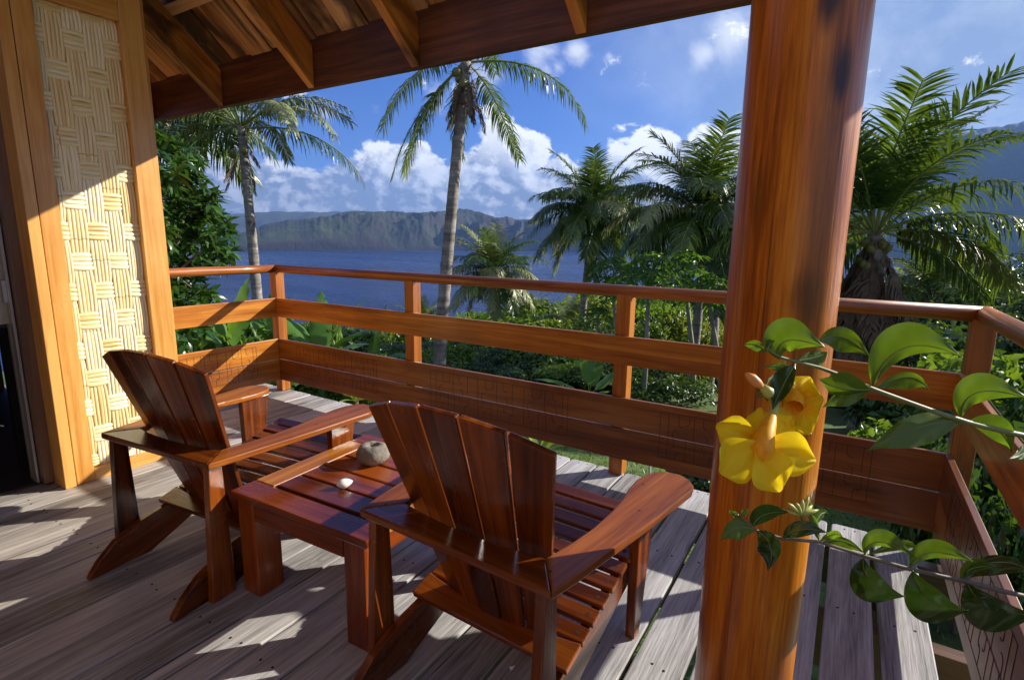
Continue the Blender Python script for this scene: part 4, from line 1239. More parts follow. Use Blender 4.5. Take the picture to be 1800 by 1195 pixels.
palm(c, 0, 1.02, 15, 'big coconut palm right of the round post with a skirt of dead fronds', ring('up', 7, 10) + ring('upmid', 5, 20) + ring('mid', 4, 50) +
     [('wide', RIGHT + 5), ('wide', RIGHT - 20), ('flat', RIGHT + 2), ('flat', RIGHT + 14), ('low', RIGHT - 8), ('low', RIGHT + 170), ('flat', RIGHT + 180), ('low', RIGHT + 195), ('wide', RIGHT + 150), ('wide', RIGHT + 60), ('wide', RIGHT + 110), ('down', RIGHT + 185)],
     trunk_r=.14, lean=(b.x - c.x, b.y - c.y), nuts=18, dead=24, yel=.05, boots=14)
c = at(868, 478, 24.0)
palm(c, 0, .95, 16, 'shorter yellowish coconut palm left of the middle, its crown below the sea line', full() + ring('low', 5, 40), trunk_r=.14, lean=(.3, .3), yel=.7)
c = at(1640, 520, 26.0)
palm(c, 0, .95, 17, 'small coconut palm behind the right part of the railing, in front of bushy trees', full(), trunk_r=.13, lean=(.3, 0), yel=.3)
c = at(1004, 572, 26.0)
palm(c, 0, .62, 18, 'young low palm between the middle palms and the papaya', full(), trunk_r=.1, lean=(.1, 0), yel=.5)
c = at(742, 570, 26.0)
palm(c, 0, .62, 19, 'young low palm behind the middle grey trunk at the water side', full(), trunk_r=.1, lean=(.1, 0), yel=.5)
c = at(930, 560, 34.0)
palm(c, 0, .8, 20, 'small far palm just right of the yellowish palm, low in the scrub', full(), trunk_r=.1, lean=(.1, 0), yel=.6)
c = at(1262, 420, 19.0); b = at(1243, 712, 16.5)
palm(c, 0, .9, 21, 'second coconut palm half hidden by the left edge of the round post', ring('mid', 5) + ring('wide', 6, 20) + ring('flat', 5, 40) + ring('low', 5, 10), trunk_r=.10, lean=(b.x - c.x, b.y - c.y), yel=.1)
c = at(300, 190, 15.0); b = at(150, 640, 15.0)
palm(c, 0, .95, 22, 'palm mostly hidden by the wall, only frond tips showing left of the thin palm', ring('mid', 4, 10) + ring('wide', 5, 30) + ring('flat', 5) + ring('low', 4, 20), trunk_r=.12, lean=(b.x - c.x, b.y - c.y), yel=.1)

# ---- leafy shrubs and trees
def leaf_cloud(N, blobs_n, leaf, seed, flat=0.75, narrow=0.45, openness=0.0):
    """leaf faces spread over a heap of lumps inside a unit crown (radius 1, height 1 above z=0)"""
    r = np.random.default_rng(seed)
    cs = []
    for k in range(blobs_n):
        a = r.uniform(0, 2 * PI); q = r.uniform(0, .72) ** .6
        cs.append((q * math.cos(a), q * math.sin(a), r.uniform(.18, .86) * math.sqrt(max(.05, 1 - q * q * .8)), r.uniform(.18, .36)))
    cs = np.array(cs)
    idx = r.integers(0, blobs_n, N)
    d = r.normal(size=(N, 3)); d /= np.linalg.norm(d, axis=1)[:, None]
    d[:, 2] = np.abs(d[:, 2]) * .9 + d[:, 2] * .1
    rad = cs[idx, 3] * (r.uniform(.55, 1.1, N))
    P = cs[idx, :3] + d * rad[:, None] * np.array([1, 1, .8])
    nrm = d + r.normal(size=(N, 3)) * .55 + np.array([0, 0, .35]); nrm /= np.linalg.norm(nrm, axis=1)[:, None]
    t = r.normal(size=(N, 3)) + np.array([0, 0, -.5]) + d * .6; t -= nrm * (t * nrm).sum(1)[:, None]; t /= np.linalg.norm(t, axis=1)[:, None]
    s = np.cross(nrm, t); ll = leaf * r.uniform(.5, 1.4, N)[:, None]
    v0 = P; v1 = P + t * ll * .5 + s * ll * narrow * .5 + nrm * ll * .07; v2 = P + t * ll - nrm * ll * .10; v3 = P + t * ll * .5 - s * ll * narrow * .5 + nrm * ll * .07
    V = np.stack([v0, v1, v2, v3], 1).reshape(-1, 3)
    me = bpy.data.meshes.new('foliage')
    b = np.arange(N) * 4
    tri = np.stack([b, b + 1, b + 2, b, b + 2, b + 3], 1).reshape(-1, 3)
    me.vertices.add(len(V)); me.vertices.foreach_set('co', V.astype(np.float32).ravel())
    me.loops.add(len(tri) * 3); me.loops.foreach_set('vertex_index', tri.astype(np.int32).ravel())
    me.polygons.add(len(tri)); me.polygons.foreach_set('loop_start', (np.arange(len(tri)) * 3).astype(np.int32))
    me.update(calc_edges=True); me.validate()
    return me
def branch_mesh(seed):
    r = random.Random(seed); m = MB()
    for k in range(7):
        a = 2 * PI * k / 7 + r.uniform(-.3, .3); sp = r.uniform(.2, .65)
        m.tube([(0, 0, -.05), (.06 * math.cos(a), .06 * math.sin(a), .2), (sp * .6 * math.cos(a), sp * .6 * math.sin(a), .45), (sp * math.cos(a), sp * math.sin(a), r.uniform(.6, .8))], [.035, .028, .018, .006], 5)
    return m.mesh('trunk')
CL = {}
for nm, N, bn, lf, nar, mat in (('dark', 9000, 30, .085, .5, M_DARKLEAF), ('mid', 9000, 26, .095, .5, M_MIDLEAF), ('yel', 9000, 34, .075, .45, M_YELLEAF),
                                ('bigleaf', 3600, 22, .17, .55, M_MIDLEAF), ('needle', 9000, 26, .11, .2, M_MIDLEAF), ('fine', 15000, 44, .05, .5, M_DARKLEAF), ('gloss', 5200, 24, .13, .5, M_GLOSSY)):
    CL[nm] = []
    for v in range(2):
        me = leaf_cloud(N, bn, lf, 100 + len(CL) * 10 + v, narrow=nar); me.materials.append(mat); CL[nm].append(me)
BR = [branch_mesh(s) for s in range(2)]
for b_ in BR: b_.materials.append(M_STEM)
def shrub(px, py_top, r_, width, kind, label, group=None, cat='shrub', name='shrub', minh=0.6):
    p = at(px, py_top, r_)
    gz = ground_z(p.x, p.y)
    h = max(minh, p.z - gz)
    root = empty(name, (p.x, p.y, gz), random.uniform(0, 6.28), label=label, cat=cat, group=group)
    o = mesh_obj('foliage', random.choice(CL[kind]), None, root); o.scale = (width / 2, width / 2 * random.uniform(.85, 1.1), h / 1.02); tag(o, kind='stuff')
    o = mesh_obj('stems', random.choice(BR), None, root); o.scale = (width / 2, width / 2, h)
    return root
G1 = 'shrubs in the scrub below the deck'
sh = [  # px, y of top, distance, width m, kind
 (560, 560, 20, 5, 'mid'), (600, 590, 14, 4, 'dark'), (660, 600, 17, 5, 'dark'), (720, 605, 19, 5, 'dark'), (640, 575, 26, 6, 'yel'), (700, 570, 30, 7, 'mid'),
 (780, 528, 34, 8, 'mid'), (820, 545, 28, 7, 'yel'), (850, 550, 22, 6, 'mid'), (800, 600, 18, 5, 'fine'), (920, 556, 20, 6, 'mid'), (960, 518, 34, 8, 'mid'), (900, 610, 15, 4.6, 'fine'),
 (1000, 540, 22, 6, 'yel'), (1040, 505, 34, 8, 'yel'), (980, 590, 15.5, 4.5, 'mid'), (1090, 500, 40, 10, 'mid'), (1080, 560, 20, 5, 'fine'), (1150, 520, 24, 6, 'mid'), (1190, 530, 18, 4, 'yel'),
 (1160, 560, 17, 3.6, 'needle'), (1010, 505, 60, 16, 'mid'), (940, 530, 60, 15, 'yel'), (860, 540, 62, 15, 'mid'), (1130, 480, 60, 16, 'dark'), (1230, 500, 30, 6, 'needle'), (1290, 520, 26, 6, 'yel'),
 (1260, 540, 36, 7, 'mid'), (760, 590, 13.5, 2.6, 'mid'), (1060, 640, 12.5, 2.8, 'mid'), (1140, 640, 12.0, 2.6, 'dark'), (840, 640, 12.5, 2.8, 'dark'), (620, 640, 11.0, 3.0, 'mid'), (690, 640, 11.5, 3, 'dark'),
 (1300, 470, 55, 14, 'dark'), (1400, 480, 50, 14, 'mid'), (1200, 470, 70, 18, 'mid'), (770, 640, 10.5, 2.2, 'fine')]
names = {'dark': 'dark leafy shrub', 'mid': 'mid green leafy shrub', 'yel': 'yellowish green shrub', 'fine': 'dense dark shrub', 'needle': 'narrow-leaved shrub'}
def place_words(px, rr_):
    side = 'left of the grey trunk' if px < 770 else ('right of the grey trunk' if px < 1110 else 'near the round post')
    dist_ = 'near the deck' if rr_ < 13 else ('halfway downhill' if rr_ < 24 else 'far downhill')
    return dist_, side
buckets = {}
for e in sh: buckets.setdefault((e[4],) + place_words(e[0], e[2]), []).append(e)
ORD = ['first', 'second', 'third', 'fourth', 'fifth', 'sixth', 'seventh']
for (k_, dist_, side), es in buckets.items():
    for i, (px, py, rr_, w_, _) in enumerate(sorted(es)):
        lead = '' if len(es) == 1 else ORD[i] + ' from left, '
        shrub(px, py, rr_, w_, k_, f'{lead}{names[k_]} {dist_}, {side}', group='shrubs in the scrub below the deck')
tr_list = [(1745, 455, 34, 13, 'yel'), (1790, 440, 30, 12, 'fine'), (1690, 480, 42, 12, 'dark'), (1620, 500, 46, 14, 'mid'), (1850, 430, 34, 14, 'dark'), (1560, 520, 40, 12, 'dark'), (1700, 520, 24, 8, 'fine'),
           (1780, 540, 18, 6, 'dark'), (1920, 470, 24, 10, 'fine')]
for i, (px, py, rr_, w_, k_) in enumerate(tr_list):
    shrub(px, py, rr_, w_, k_, ['tall yellow-green bushy tree lit from the right behind the railing', 'dark bushy tree at the right edge above the handrail', 'dark tree left of the yellow-green one on the right',
          'mid green tree right of the dead-skirted palm', 'dark tree outside the right edge', 'dark tree behind the dead-skirted palm', 'dense dark tree above the corner of the handrail',
          'dark low tree behind the right corner post', 'dense tree beyond the right edge'][i], cat='tree', name='bushy_tree')
low = [(1600, 575, 15, 4, 'gloss', 'glossy low shrub right of the dead-skirted palm'), (1660, 600, 14, 3.6, 'dark', 'dark hedge clump behind the right stretch of the railing'),
       (1560, 615, 17, 3.5, 'mid', 'green bush at the foot of the dead-skirted palm'), (1640, 640, 11, 2.2, 'gloss', 'small glossy bush seen under the right handrail'),
       (1745, 640, 6.4, 1.5, 'gloss', 'leafy bush just outside the right corner of the railing'), (1800, 600, 7.5, 2.6, 'mid', 'pale leafy bush at the right edge outside the railing'),
       (1735, 790, 3.9, 0.8, 'gloss', 'glossy round-leaved plant close behind the right side boards'), (1780, 740, 4.6, 1.2, 'gloss', 'glossy plant at the right edge beyond the side railing'),
       (1225, 800, 5.6, .8, 'gloss', 'small pale plant on the lawn left of the round post')]
for px, py, rr_, w_, k_, lb in low: shrub(px, py, rr_, w_, k_, lb, minh=.25)
leftb = [(330, 560, 9.0, 2.2, 'bigleaf', 'bright leafy shrub beside the wall, under the glossy tree'), (430, 560, 11, 2.6, 'bigleaf', 'leafy climber clump left of the railing corner'),
         (500, 540, 13, 3.0, 'mid', 'green shrub behind the left corner post'), (380, 560, 13, 3.2, 'dark', 'dark shrub behind the left side railing'), (560, 545, 10.0, 0.9, 'mid', 'thin upright shrub right of the left corner post'),
         (470, 600, 8.2, 1.8, 'bigleaf', 'low leafy plant seen between the left side boards'), (600, 610, 8.6, 1.8, 'mid', 'low shrub among the banana plants')]
for px, py, rr_, w_, k_, lb in leftb: shrub(px, py, rr_, w_, k_, lb)

# ---- glossy tree beside the house
def leaf_blade(L, Wd, fold=.25, droop=.35, n=5):
    V = []; Fc = []
    for i in range(n + 1):
        u = i / n; w = Wd * (math.sin(PI * u ** .8) ** .85 if 0 < u < 1 else 0.02)
        x = L * u; z = -droop * L * u * u
        V += [(x, -w / 2, z + fold * w / 2), (x, 0, z), (x, w / 2, z + fold * w / 2)]
    for i in range(n):
        b = i * 3
        Fc += [(b, b + 3, b + 4, b + 1), (b + 1, b + 4, b + 5, b + 2)]
    return V, Fc
def rosette_mesh(seed, n=11, L=.12, Wd=.045):
    r = random.Random(seed); V = []; Fc = []
    for k in range(n):
        v, f = leaf_blade(L * r.uniform(.75, 1.15), Wd * r.uniform(.8, 1.15), n=3)
        M = Matrix.Translation((0, 0, r.uniform(-.05, .03))) @ Matrix.Rotation(k * 2.4 + r.uniform(-.3, .3), 4, 'Z') @ Matrix.Rotation(r.uniform(-.9, .5), 4, 'Y') @ Matrix.Rotation(r.uniform(-.5, .5), 4, 'X')
        b = len(V); V += [M @ Vector(q) for q in v]; Fc += [tuple(b + i for i in q) for q in f]
    me = mk('leaf_cluster', V, Fc, True); me.materials.append(M_GLOSSY); return me
def glossy_tree():
    base = at(190, 640, 7.0); gz = ground_z(base.x, base.y)
    root = empty('glossy_leaved_tree', (base.x, base.y, gz), label='leafy green tree with glossy leaves showing right of the woven wall', cat='tree')
    O = Vector((base.x, base.y, gz))
    top = at(230, 330, 7.0) - O
    MB().tube([(0, 0, -.2), (.1, 0, 1.0), top * .6, top], [.13, .11, .08, .04], 8).build('trunk', M_STEM, root, smooth=True)
    ros = [rosette_mesh(s) for s in range(5)]
    cl = [(285,265,24),(310,285,26),(345,300,16),(300,325,28),(325,350,24),(350,335,14),(372,345,10),(290,385,28),(325,385,20),(350,372,16),(385,385,10),(395,405,12),(350,405,16),(318,425,26),(385,440,16),(402,450,9),(360,450,18),
          (290,440,28),(300,490,28),(335,480,18),(348,512,18),(310,525,28),(365,528,14),(330,550,22),(292,560,28),(300,600,26),(270,300,30),(262,350,34),(262,420,34),(266,500,34),(280,240,16),(325,465,16),(372,420,10)]
    r = random.Random(5)
    ends = []
    for px, py, s in cl:
        rr_ = r.uniform(6.2, 7.6)
        cpt = at(px, py, rr_) - O
        ends.append(cpt)
        for k in range(int(s * 0.55)):
            rr2 = s / 952 * 7 * 1.0
            o = mesh_obj('leaf_cluster', r.choice(ros), None, root)
            o.location = cpt + Vector((r.gauss(0, .55), r.gauss(0, .55), r.gauss(0, .55))) * rr2
            o.rotation_euler = (r.uniform(-.7, .7), r.uniform(-.7, .7), r.uniform(0, 6.3)); q = r.uniform(.9, 1.4); o.scale = (q, q, q)
    for e in ends[::1]:
        s0 = top * r.uniform(.45, 1.0)
        mid = s0.lerp(e, .5) + Vector((0, 0, r.uniform(-.1, .15)))
        MB().tube([s0, mid, e], [.03, .016, .006], 5).build('branch', M_STEM, root, smooth=True)
glossy_tree()

# ---- bananas
def banana_leaf_mesh(seed, L=1.5, Wd=.40, droop=1.0, splits=True):
    r = random.Random(seed); V = []; Fc = []; n = 26; ph = r.uniform(0, 6)
    p = Vector((0, 0, 0)); a = 0.0; stem = .16
    rows = []
    for i in range(n + 1):
        u = i / n
        rows.append((p.copy(), u, a))
        a = -droop * u ** 1.5
        p = p + Vector((math.cos(a), 0, math.sin(a))) * (L / n)
    for (q, u, a) in rows:
        w = 0.012 if u < stem else Wd / 2 * (math.sin(PI * ((u - stem) / (1 - stem)) ** .75) ** .6 if u < 1 else .02)
        wob = .03 * math.sin(u * 30 + ph)
        for s, k in ((-1, 1.0), (-1, .5), (0, 0), (1, .5), (1, 1.0)):
            V.append((q.x - .10 * w * k * 2, s * w * k, q.z + .28 * w * k - .35 * w * k * k + wob * k * (1 if s > 0 else -1) * w * 2))
    for i in range(n):
        for k in range(4):
            if splits and k in (0, 3) and r.random() < .10 and i > 6: continue
            b = i * 5 + k
            Fc.append((b, b + 5, b + 6, b + 1))
    me = mk('banana_leaf', V, Fc, True); me.materials.append(M_BANANA); return me
BL = [banana_leaf_mesh(s, droop=d) for s, d in enumerate((.5, .8, 1.1, 1.5, .25))]
def banana(px, py, r_, size, leaves, label, name='banana_plant', gdrop=None):
    p = at(px, py, r_); gz = ground_z(p.x, p.y)
    root = empty(name, (p.x, p.y, gz), label=label, cat='banana plant')
    h = max(.2, p.z - gz)
    MB().tube([(0, 0, -.1), (0, 0, h * .5), (0, 0, h)], [.09 * size, .075 * size, .04 * size], 9).build('stem', M_BANANA, root, smooth=True)
    for k, (az, el_, s, mi_) in enumerate(leaves):
        o = mesh_obj('leaf', BL[mi_], None, root); o.location = (0, 0, h - .04 * k)
        o.rotation_euler = (random.uniform(-.2, .2), -math.radians(el_), math.radians(RIGHT + az)); o.scale = [size * s] * 3
    return root
banana(562, 628, 8.0, .78, [(0, 40, 1, 1), (20, 62, 1, 0), (160, 55, 1, 1), (185, 35, .9, 2), (100, 70, 1, 4), (-30, 55, .9, 1), (60, 40, .9, 2), (10, 20, .8, 3), (150, 20, .8, 3)], 'bright banana plant right behind the left corner of the railing')
banana(655, 636, 7.5, .55, [(30, 80, 1, 4), (0, 30, .9, 2), (180, 25, .8, 2), (100, 60, .8, 1)], 'small banana plant with one upright leaf left of the second railing post')
banana(1035, 690, 10.5, .80, [(95, 78, 1.05, 4), (60, 60, .95, 0), (10, 45, 1, 0), (175, 35, 1.0, 1), (190, 15, .9, 2), (-10, 25, .8, 1), (-60, 50, .7, 1)], 'banana plant with broad leaves left of the third railing post')
banana(405, 606, 7.6, .62, [(160, 55, 1, 4), (60, 75, 1, 4), (185, 40, 1, 0), (-10, 70, .8, 1)], 'banana plant leaning near the left side railing')
banana(480, 610, 10.5, .75, [(95, 80, 1, 4), (60, 75, .9, 0), (150, 60, .9, 1)], 'banana plant with tall blades behind the left corner post')
banana(470, 712, 5.2, .50, [(150, 28, 1, 3), (10, 25, 1, 3), (60, 50, .8, 2), (175, 10, .9, 3)], 'low banana plant whose arched leaves show under the left corner boards')
def strap_plant(px, py, r_, size, n, label, seed):
    p = at(px, py, r_); gz = ground_z(p.x, p.y); r = random.Random(seed)
    root = empty('strap_leaved_plant', (p.x, p.y, gz), label=label, cat='plant')
    V, Fc = leaf_blade(.55, .085, .3, .25, 7); me = mk('leaf', V, Fc, True); me.materials.append(M_LIME)
    h = max(.1, p.z - gz)
    MB().tube([(0, 0, -.05), (0, 0, h)], [.03, .02], 7).build('stem', M_STEM, root)
    for k in range(n):
        o = mesh_obj('leaf', me, None, root); o.location = (0, 0, h)
        o.rotation_euler = (0, -r.uniform(.2, 1.2), k * 2.4 + r.uniform(-.3, .3)); o.scale = [size * r.uniform(.8, 1.2)] * 3
strap_plant(626, 705, 4.6, .62, 12, 'lime green strap-leaved plant under the rail boards left of the chairs', 1)
strap_plant(950, 800, 4.0, .72, 14, 'lime green strap-leaved plant rising over the deck edge behind the nearer chair', 2)

# ---- papayas
def papaya_leaf_mesh(seed):
    r = random.Random(seed); V = [(0, 0, 0)]; Fc = []
    lob = 7; pts = []
    for k in range(lob):
        a0 = math.radians(-150 + 300 * k / (lob - 1)); Lk = .30 * (1 - .28 * abs(k - 3) / 3)
        for da, q in ((-.20, .34), (-.13, .62), (-.16, .74), (-.05, .80), (0, 1.0), (.05, .80), (.16, .74), (.13, .62), (.20, .34)):
            rr_ = Lk * q * r.uniform(.93, 1.07)
            pts.append((rr_ * math.cos(a0 + da), rr_ * math.sin(a0 + da), -.55 * rr_ * rr_ * 2 - .01 + (.02 if abs(da) > .12 and q > .6 else 0)))
    V += pts
    for i in range(len(pts) - 1): Fc.append((0, i + 1, i + 2))
    me = mk('leaf', V, Fc, True); me.materials.append(M_PAPAYA); return me
PL = [papaya_leaf_mesh(s) for s in range(3)]
def papaya(px, py, r_, size, n, base_px, label, seed):
    p = at(px, py, r_); b = at(*base_px, r_); gz = ground_z(b.x, b.y); r = random.Random(seed)
    root = empty('papaya_tree', (b.x, b.y, gz), label=label, cat='papaya tree')
    top = Vector((p.x - b.x, p.y - b.y, p.z - gz))
    MB().tube([(0, 0, -.2), top * .5 + Vector((.03, 0, 0)), top], [.065 * size, .055 * size, .035 * size], 9).build('trunk', M_PALE_TRUNK, root, smooth=True)
    for k in range(n):
        a = k * 2.4; el_ = math.radians(75 - 75 * (k / n) + r.uniform(-10, 10)); Ls = size * r.uniform(.45, .75)
        d = Vector((math.cos(a) * math.cos(el_), math.sin(a) * math.cos(el_), math.sin(el_)))
        s0 = top + Vector((0, 0, -.22 * k / n)); tip = s0 + d * Ls + Vector((0, 0, -.04))
        o = MB().tube([s0, s0 + d * Ls * .55 + Vector((0, 0, .03)), tip], [.010 * size, .008 * size, .005 * size], 5).build('leaf_stalk', M_PAPAYA, root)
        lf = mesh_obj('leaf', r.choice(PL), None, o); lf.location = tip
        lf.rotation_euler = (r.uniform(-.3, .3), r.uniform(.1, .7), a); lf.scale = [size * r.uniform(1.0, 1.35)] * 3
papaya(1140, 505, 11.0, 1.0, 30, (1130, 700), 'papaya tree with a pale slim trunk right of the third railing post', 1)
papaya(1205, 500, 12.5, 1.05, 28, (1222, 700), 'papaya tree crown between the third post and the round post', 2)
papaya(1075, 500, 13.0, .95, 24, (1092, 700), 'papaya tree partly behind the third railing post', 3)
papaya(1245, 520, 11.5, .9, 20, (1275, 700), 'papaya tree touching the left edge of the round post', 4)
papaya(1050, 560, 15, .8, 18, (1050, 700), 'small papaya left of the third railing post', 5)

# ------------------------------------------------------------------ small things on the slope
def hut(px, py, r_, L_, W_, pitch, label, mat, rz=0.3, wall_h=1.8, cat='hut'):
    p = at(px, py, r_); gz = ground_z(p.x, p.y)
    root = empty('hut', (p.x, p.y, p.z), rz, label=label, cat=cat)
    zb = gz - p.z - .3; hz_ = -W_ / 2 * pitch
    MB().box(-L_/2 + .3, L_/2 - .3, -W_/2 + .3, W_/2 - .3, zb, hz_ + .05).build('wall', M_DARKWOOD, root)
    n = 12; sl = W_ / 2 / n
    for s in (-1, 1):
        for k in range(n):
            a = Vector((-L_/2, s * sl * (k + 1.15), -(k + 1.15) * sl * pitch + .02)); b = Vector((L_/2, a.y, a.z))
            plank('shingle_course', mat, root, a, b, math.hypot(sl, sl * pitch) * 1.25, .02, (0, s * (pitch + .10), 1), 0)
M_SHING = wood('grey_shingle', (.06, .055, .05), (.16, .15, .14), (.28, .27, .25), .8, 0, grain=.4, vary=.3)
M_TEAL = plain('faded_teal_roofing', (.22, .33, .31), .6, var=.25, scale=3)
hut(400, 575, 14.5, 5, 4, .45, 'hut with a grey shingled roof hidden behind plants at left', M_SHING, .5)
hut(1240, 648, 58, 9, 7, .25, 'carport with a faded teal roof glimpsed left of the round post', M_TEAL, .2, cat='carport')
hut(1575, 592, 44, 9, 8, .3, 'hut with a teal roof half hidden behind the dead-skirted palm', M_TEAL, -.3)
def vehicle():
    p = at(1243, 712, 52); gz = p.z
    dirc = ray(1243, 500); yaw_ = math.atan2(dirc.y, dirc.x)
    root = empty('parked_car', (p.x, p.y, gz), yaw_ - .25, label='pale four-wheel drive seen from behind, parked below the teal roof', cat='car')
    wh = plain('car_paint', (.42, .45, .46), .3); gl = plain('car_glass', (.02, .025, .03), .1); rb = plain('tyre_rubber', (.02, .02, .02), .8)
    s = .86
    prof = [(0, .45), (0, 1.0), (.12, 1.55), (.28, 1.62), (1.9, 1.62), (2.5, 1.1), (3.6, 1.0), (3.7, .5)]
    M = Matrix.Scale(s, 4) @ Matrix(((1, 0, 0, 0), (0, 0, 1, 0), (0, 1, 0, 0), (0, 0, 0, 1)))
    MB().prism(prof, -.78, .78, M).build('body', wh, root, bevel=.05)
    MB().box(-.01 * s, .03 * s, -.62 * s, .62 * s, 1.08 * s, 1.48 * s, Matrix.Rotation(.10, 4, 'Y')).build('rear_window', gl, root)
    MB().box(-.012, .0, -.2 * s, .2 * s, .78 * s, .90 * s).build('number_plate', plain('plate_white', (.7, .7, .66), .5), root)
    MB().box(-.08 * s, .02 * s, -.8 * s, .8 * s, .42 * s, .58 * s).build('bumper', plain('bumper_grey', (.12, .12, .12), .5), root)
    for sy in (-1, 1):
        MB().box(-.014, .01, sy * .74 * s - .05, sy * .74 * s + .03, .8 * s, 1.15 * s).build('tail_light', plain('tail_red', (.4, .02, .015), .3), root)
        for sx in (.75, 3.0):
            MB().tube([(sx * s, sy * .62 * s, .34 * s), (sx * s, sy * .82 * s, .34 * s)], .34 * s, 16).build('wheel', rb, root)
        MB().box(.35 * s, 1.9 * s, sy * .785 * s - .005, sy * .785 * s + .005, 1.1 * s, 1.5 * s).build('side_window', gl, root)
vehicle()
def small_bits():
    p = at(866, 640, 19.0)
    root = empty('bird_table', (p.x, p.y, p.z), .3, label='little pale slatted box on a pole in the dark scrub, below the yellowish palm', cat='birdhouse')
    pm = plain('pale_slats', (.45, .43, .40), .7, var=.2)
    for k in range(4): MB().box(-.24, .24, -.16, .16, .09 * k - .10, .09 * k - .045).build('slat', pm, root)
    gz = ground_z(p.x, p.y)
    MB().tube([(0, 0, gz - p.z), (0, 0, -.10)], .03, 7).build('pole', pm, root)
    MB().box(-.22, .22, -.14, .14, -.045 - .05, .16).build('inner_box', M_DARKWOOD, root)
    # garden stake
    p = at(1146, 800, 4.6); gz = ground_z(p.x, p.y)
    o = MB().tube([(0, 0, 0), (-.015, 0, p.z - gz)], .013, 8).build('garden_stake', plain('stake_white', (.6, .6, .56), .5), None, label='thin white stake standing in the lawn beyond the deck edge', cat='stake')
    o.location = (p.x, p.y, gz)
    # stump
    p = at(1790, 950, 5.0); gz = ground_z(p.x, p.y)
    V = []; Fc = []; n = 18
    for j, (r_, z) in enumerate(((.20, 0), (.19, .08), (.14, .16), (.10, .21), (.03, .24))):
        for k in range(n):
            a = 2 * PI * k / n; q = 1 + .35 * mnoise.noise(Vector((math.cos(a) * 2.4, math.sin(a) * 2.4, z * 14)))
            V.append((r_ * q * math.cos(a), r_ * q * math.sin(a), z))
    for j in range(4):
        for k in range(n): k2 = (k + 1) % n; Fc.append((j*n+k, j*n+k2, (j+1)*n+k2, (j+1)*n+k))
    Fc.append(tuple(4 * n + k for k in range(n)))
    o = mesh_obj('tree_stump', mk('tree_stump', V, Fc, True), plain('stump_brown', (.16, .12, .09), .9, var=.5, scale=18, bmp=.8)); o.location = (p.x, p.y, gz)
    tag(o, 'knobbly brown stump on the lawn at the right edge', 'stump')
small_bits()

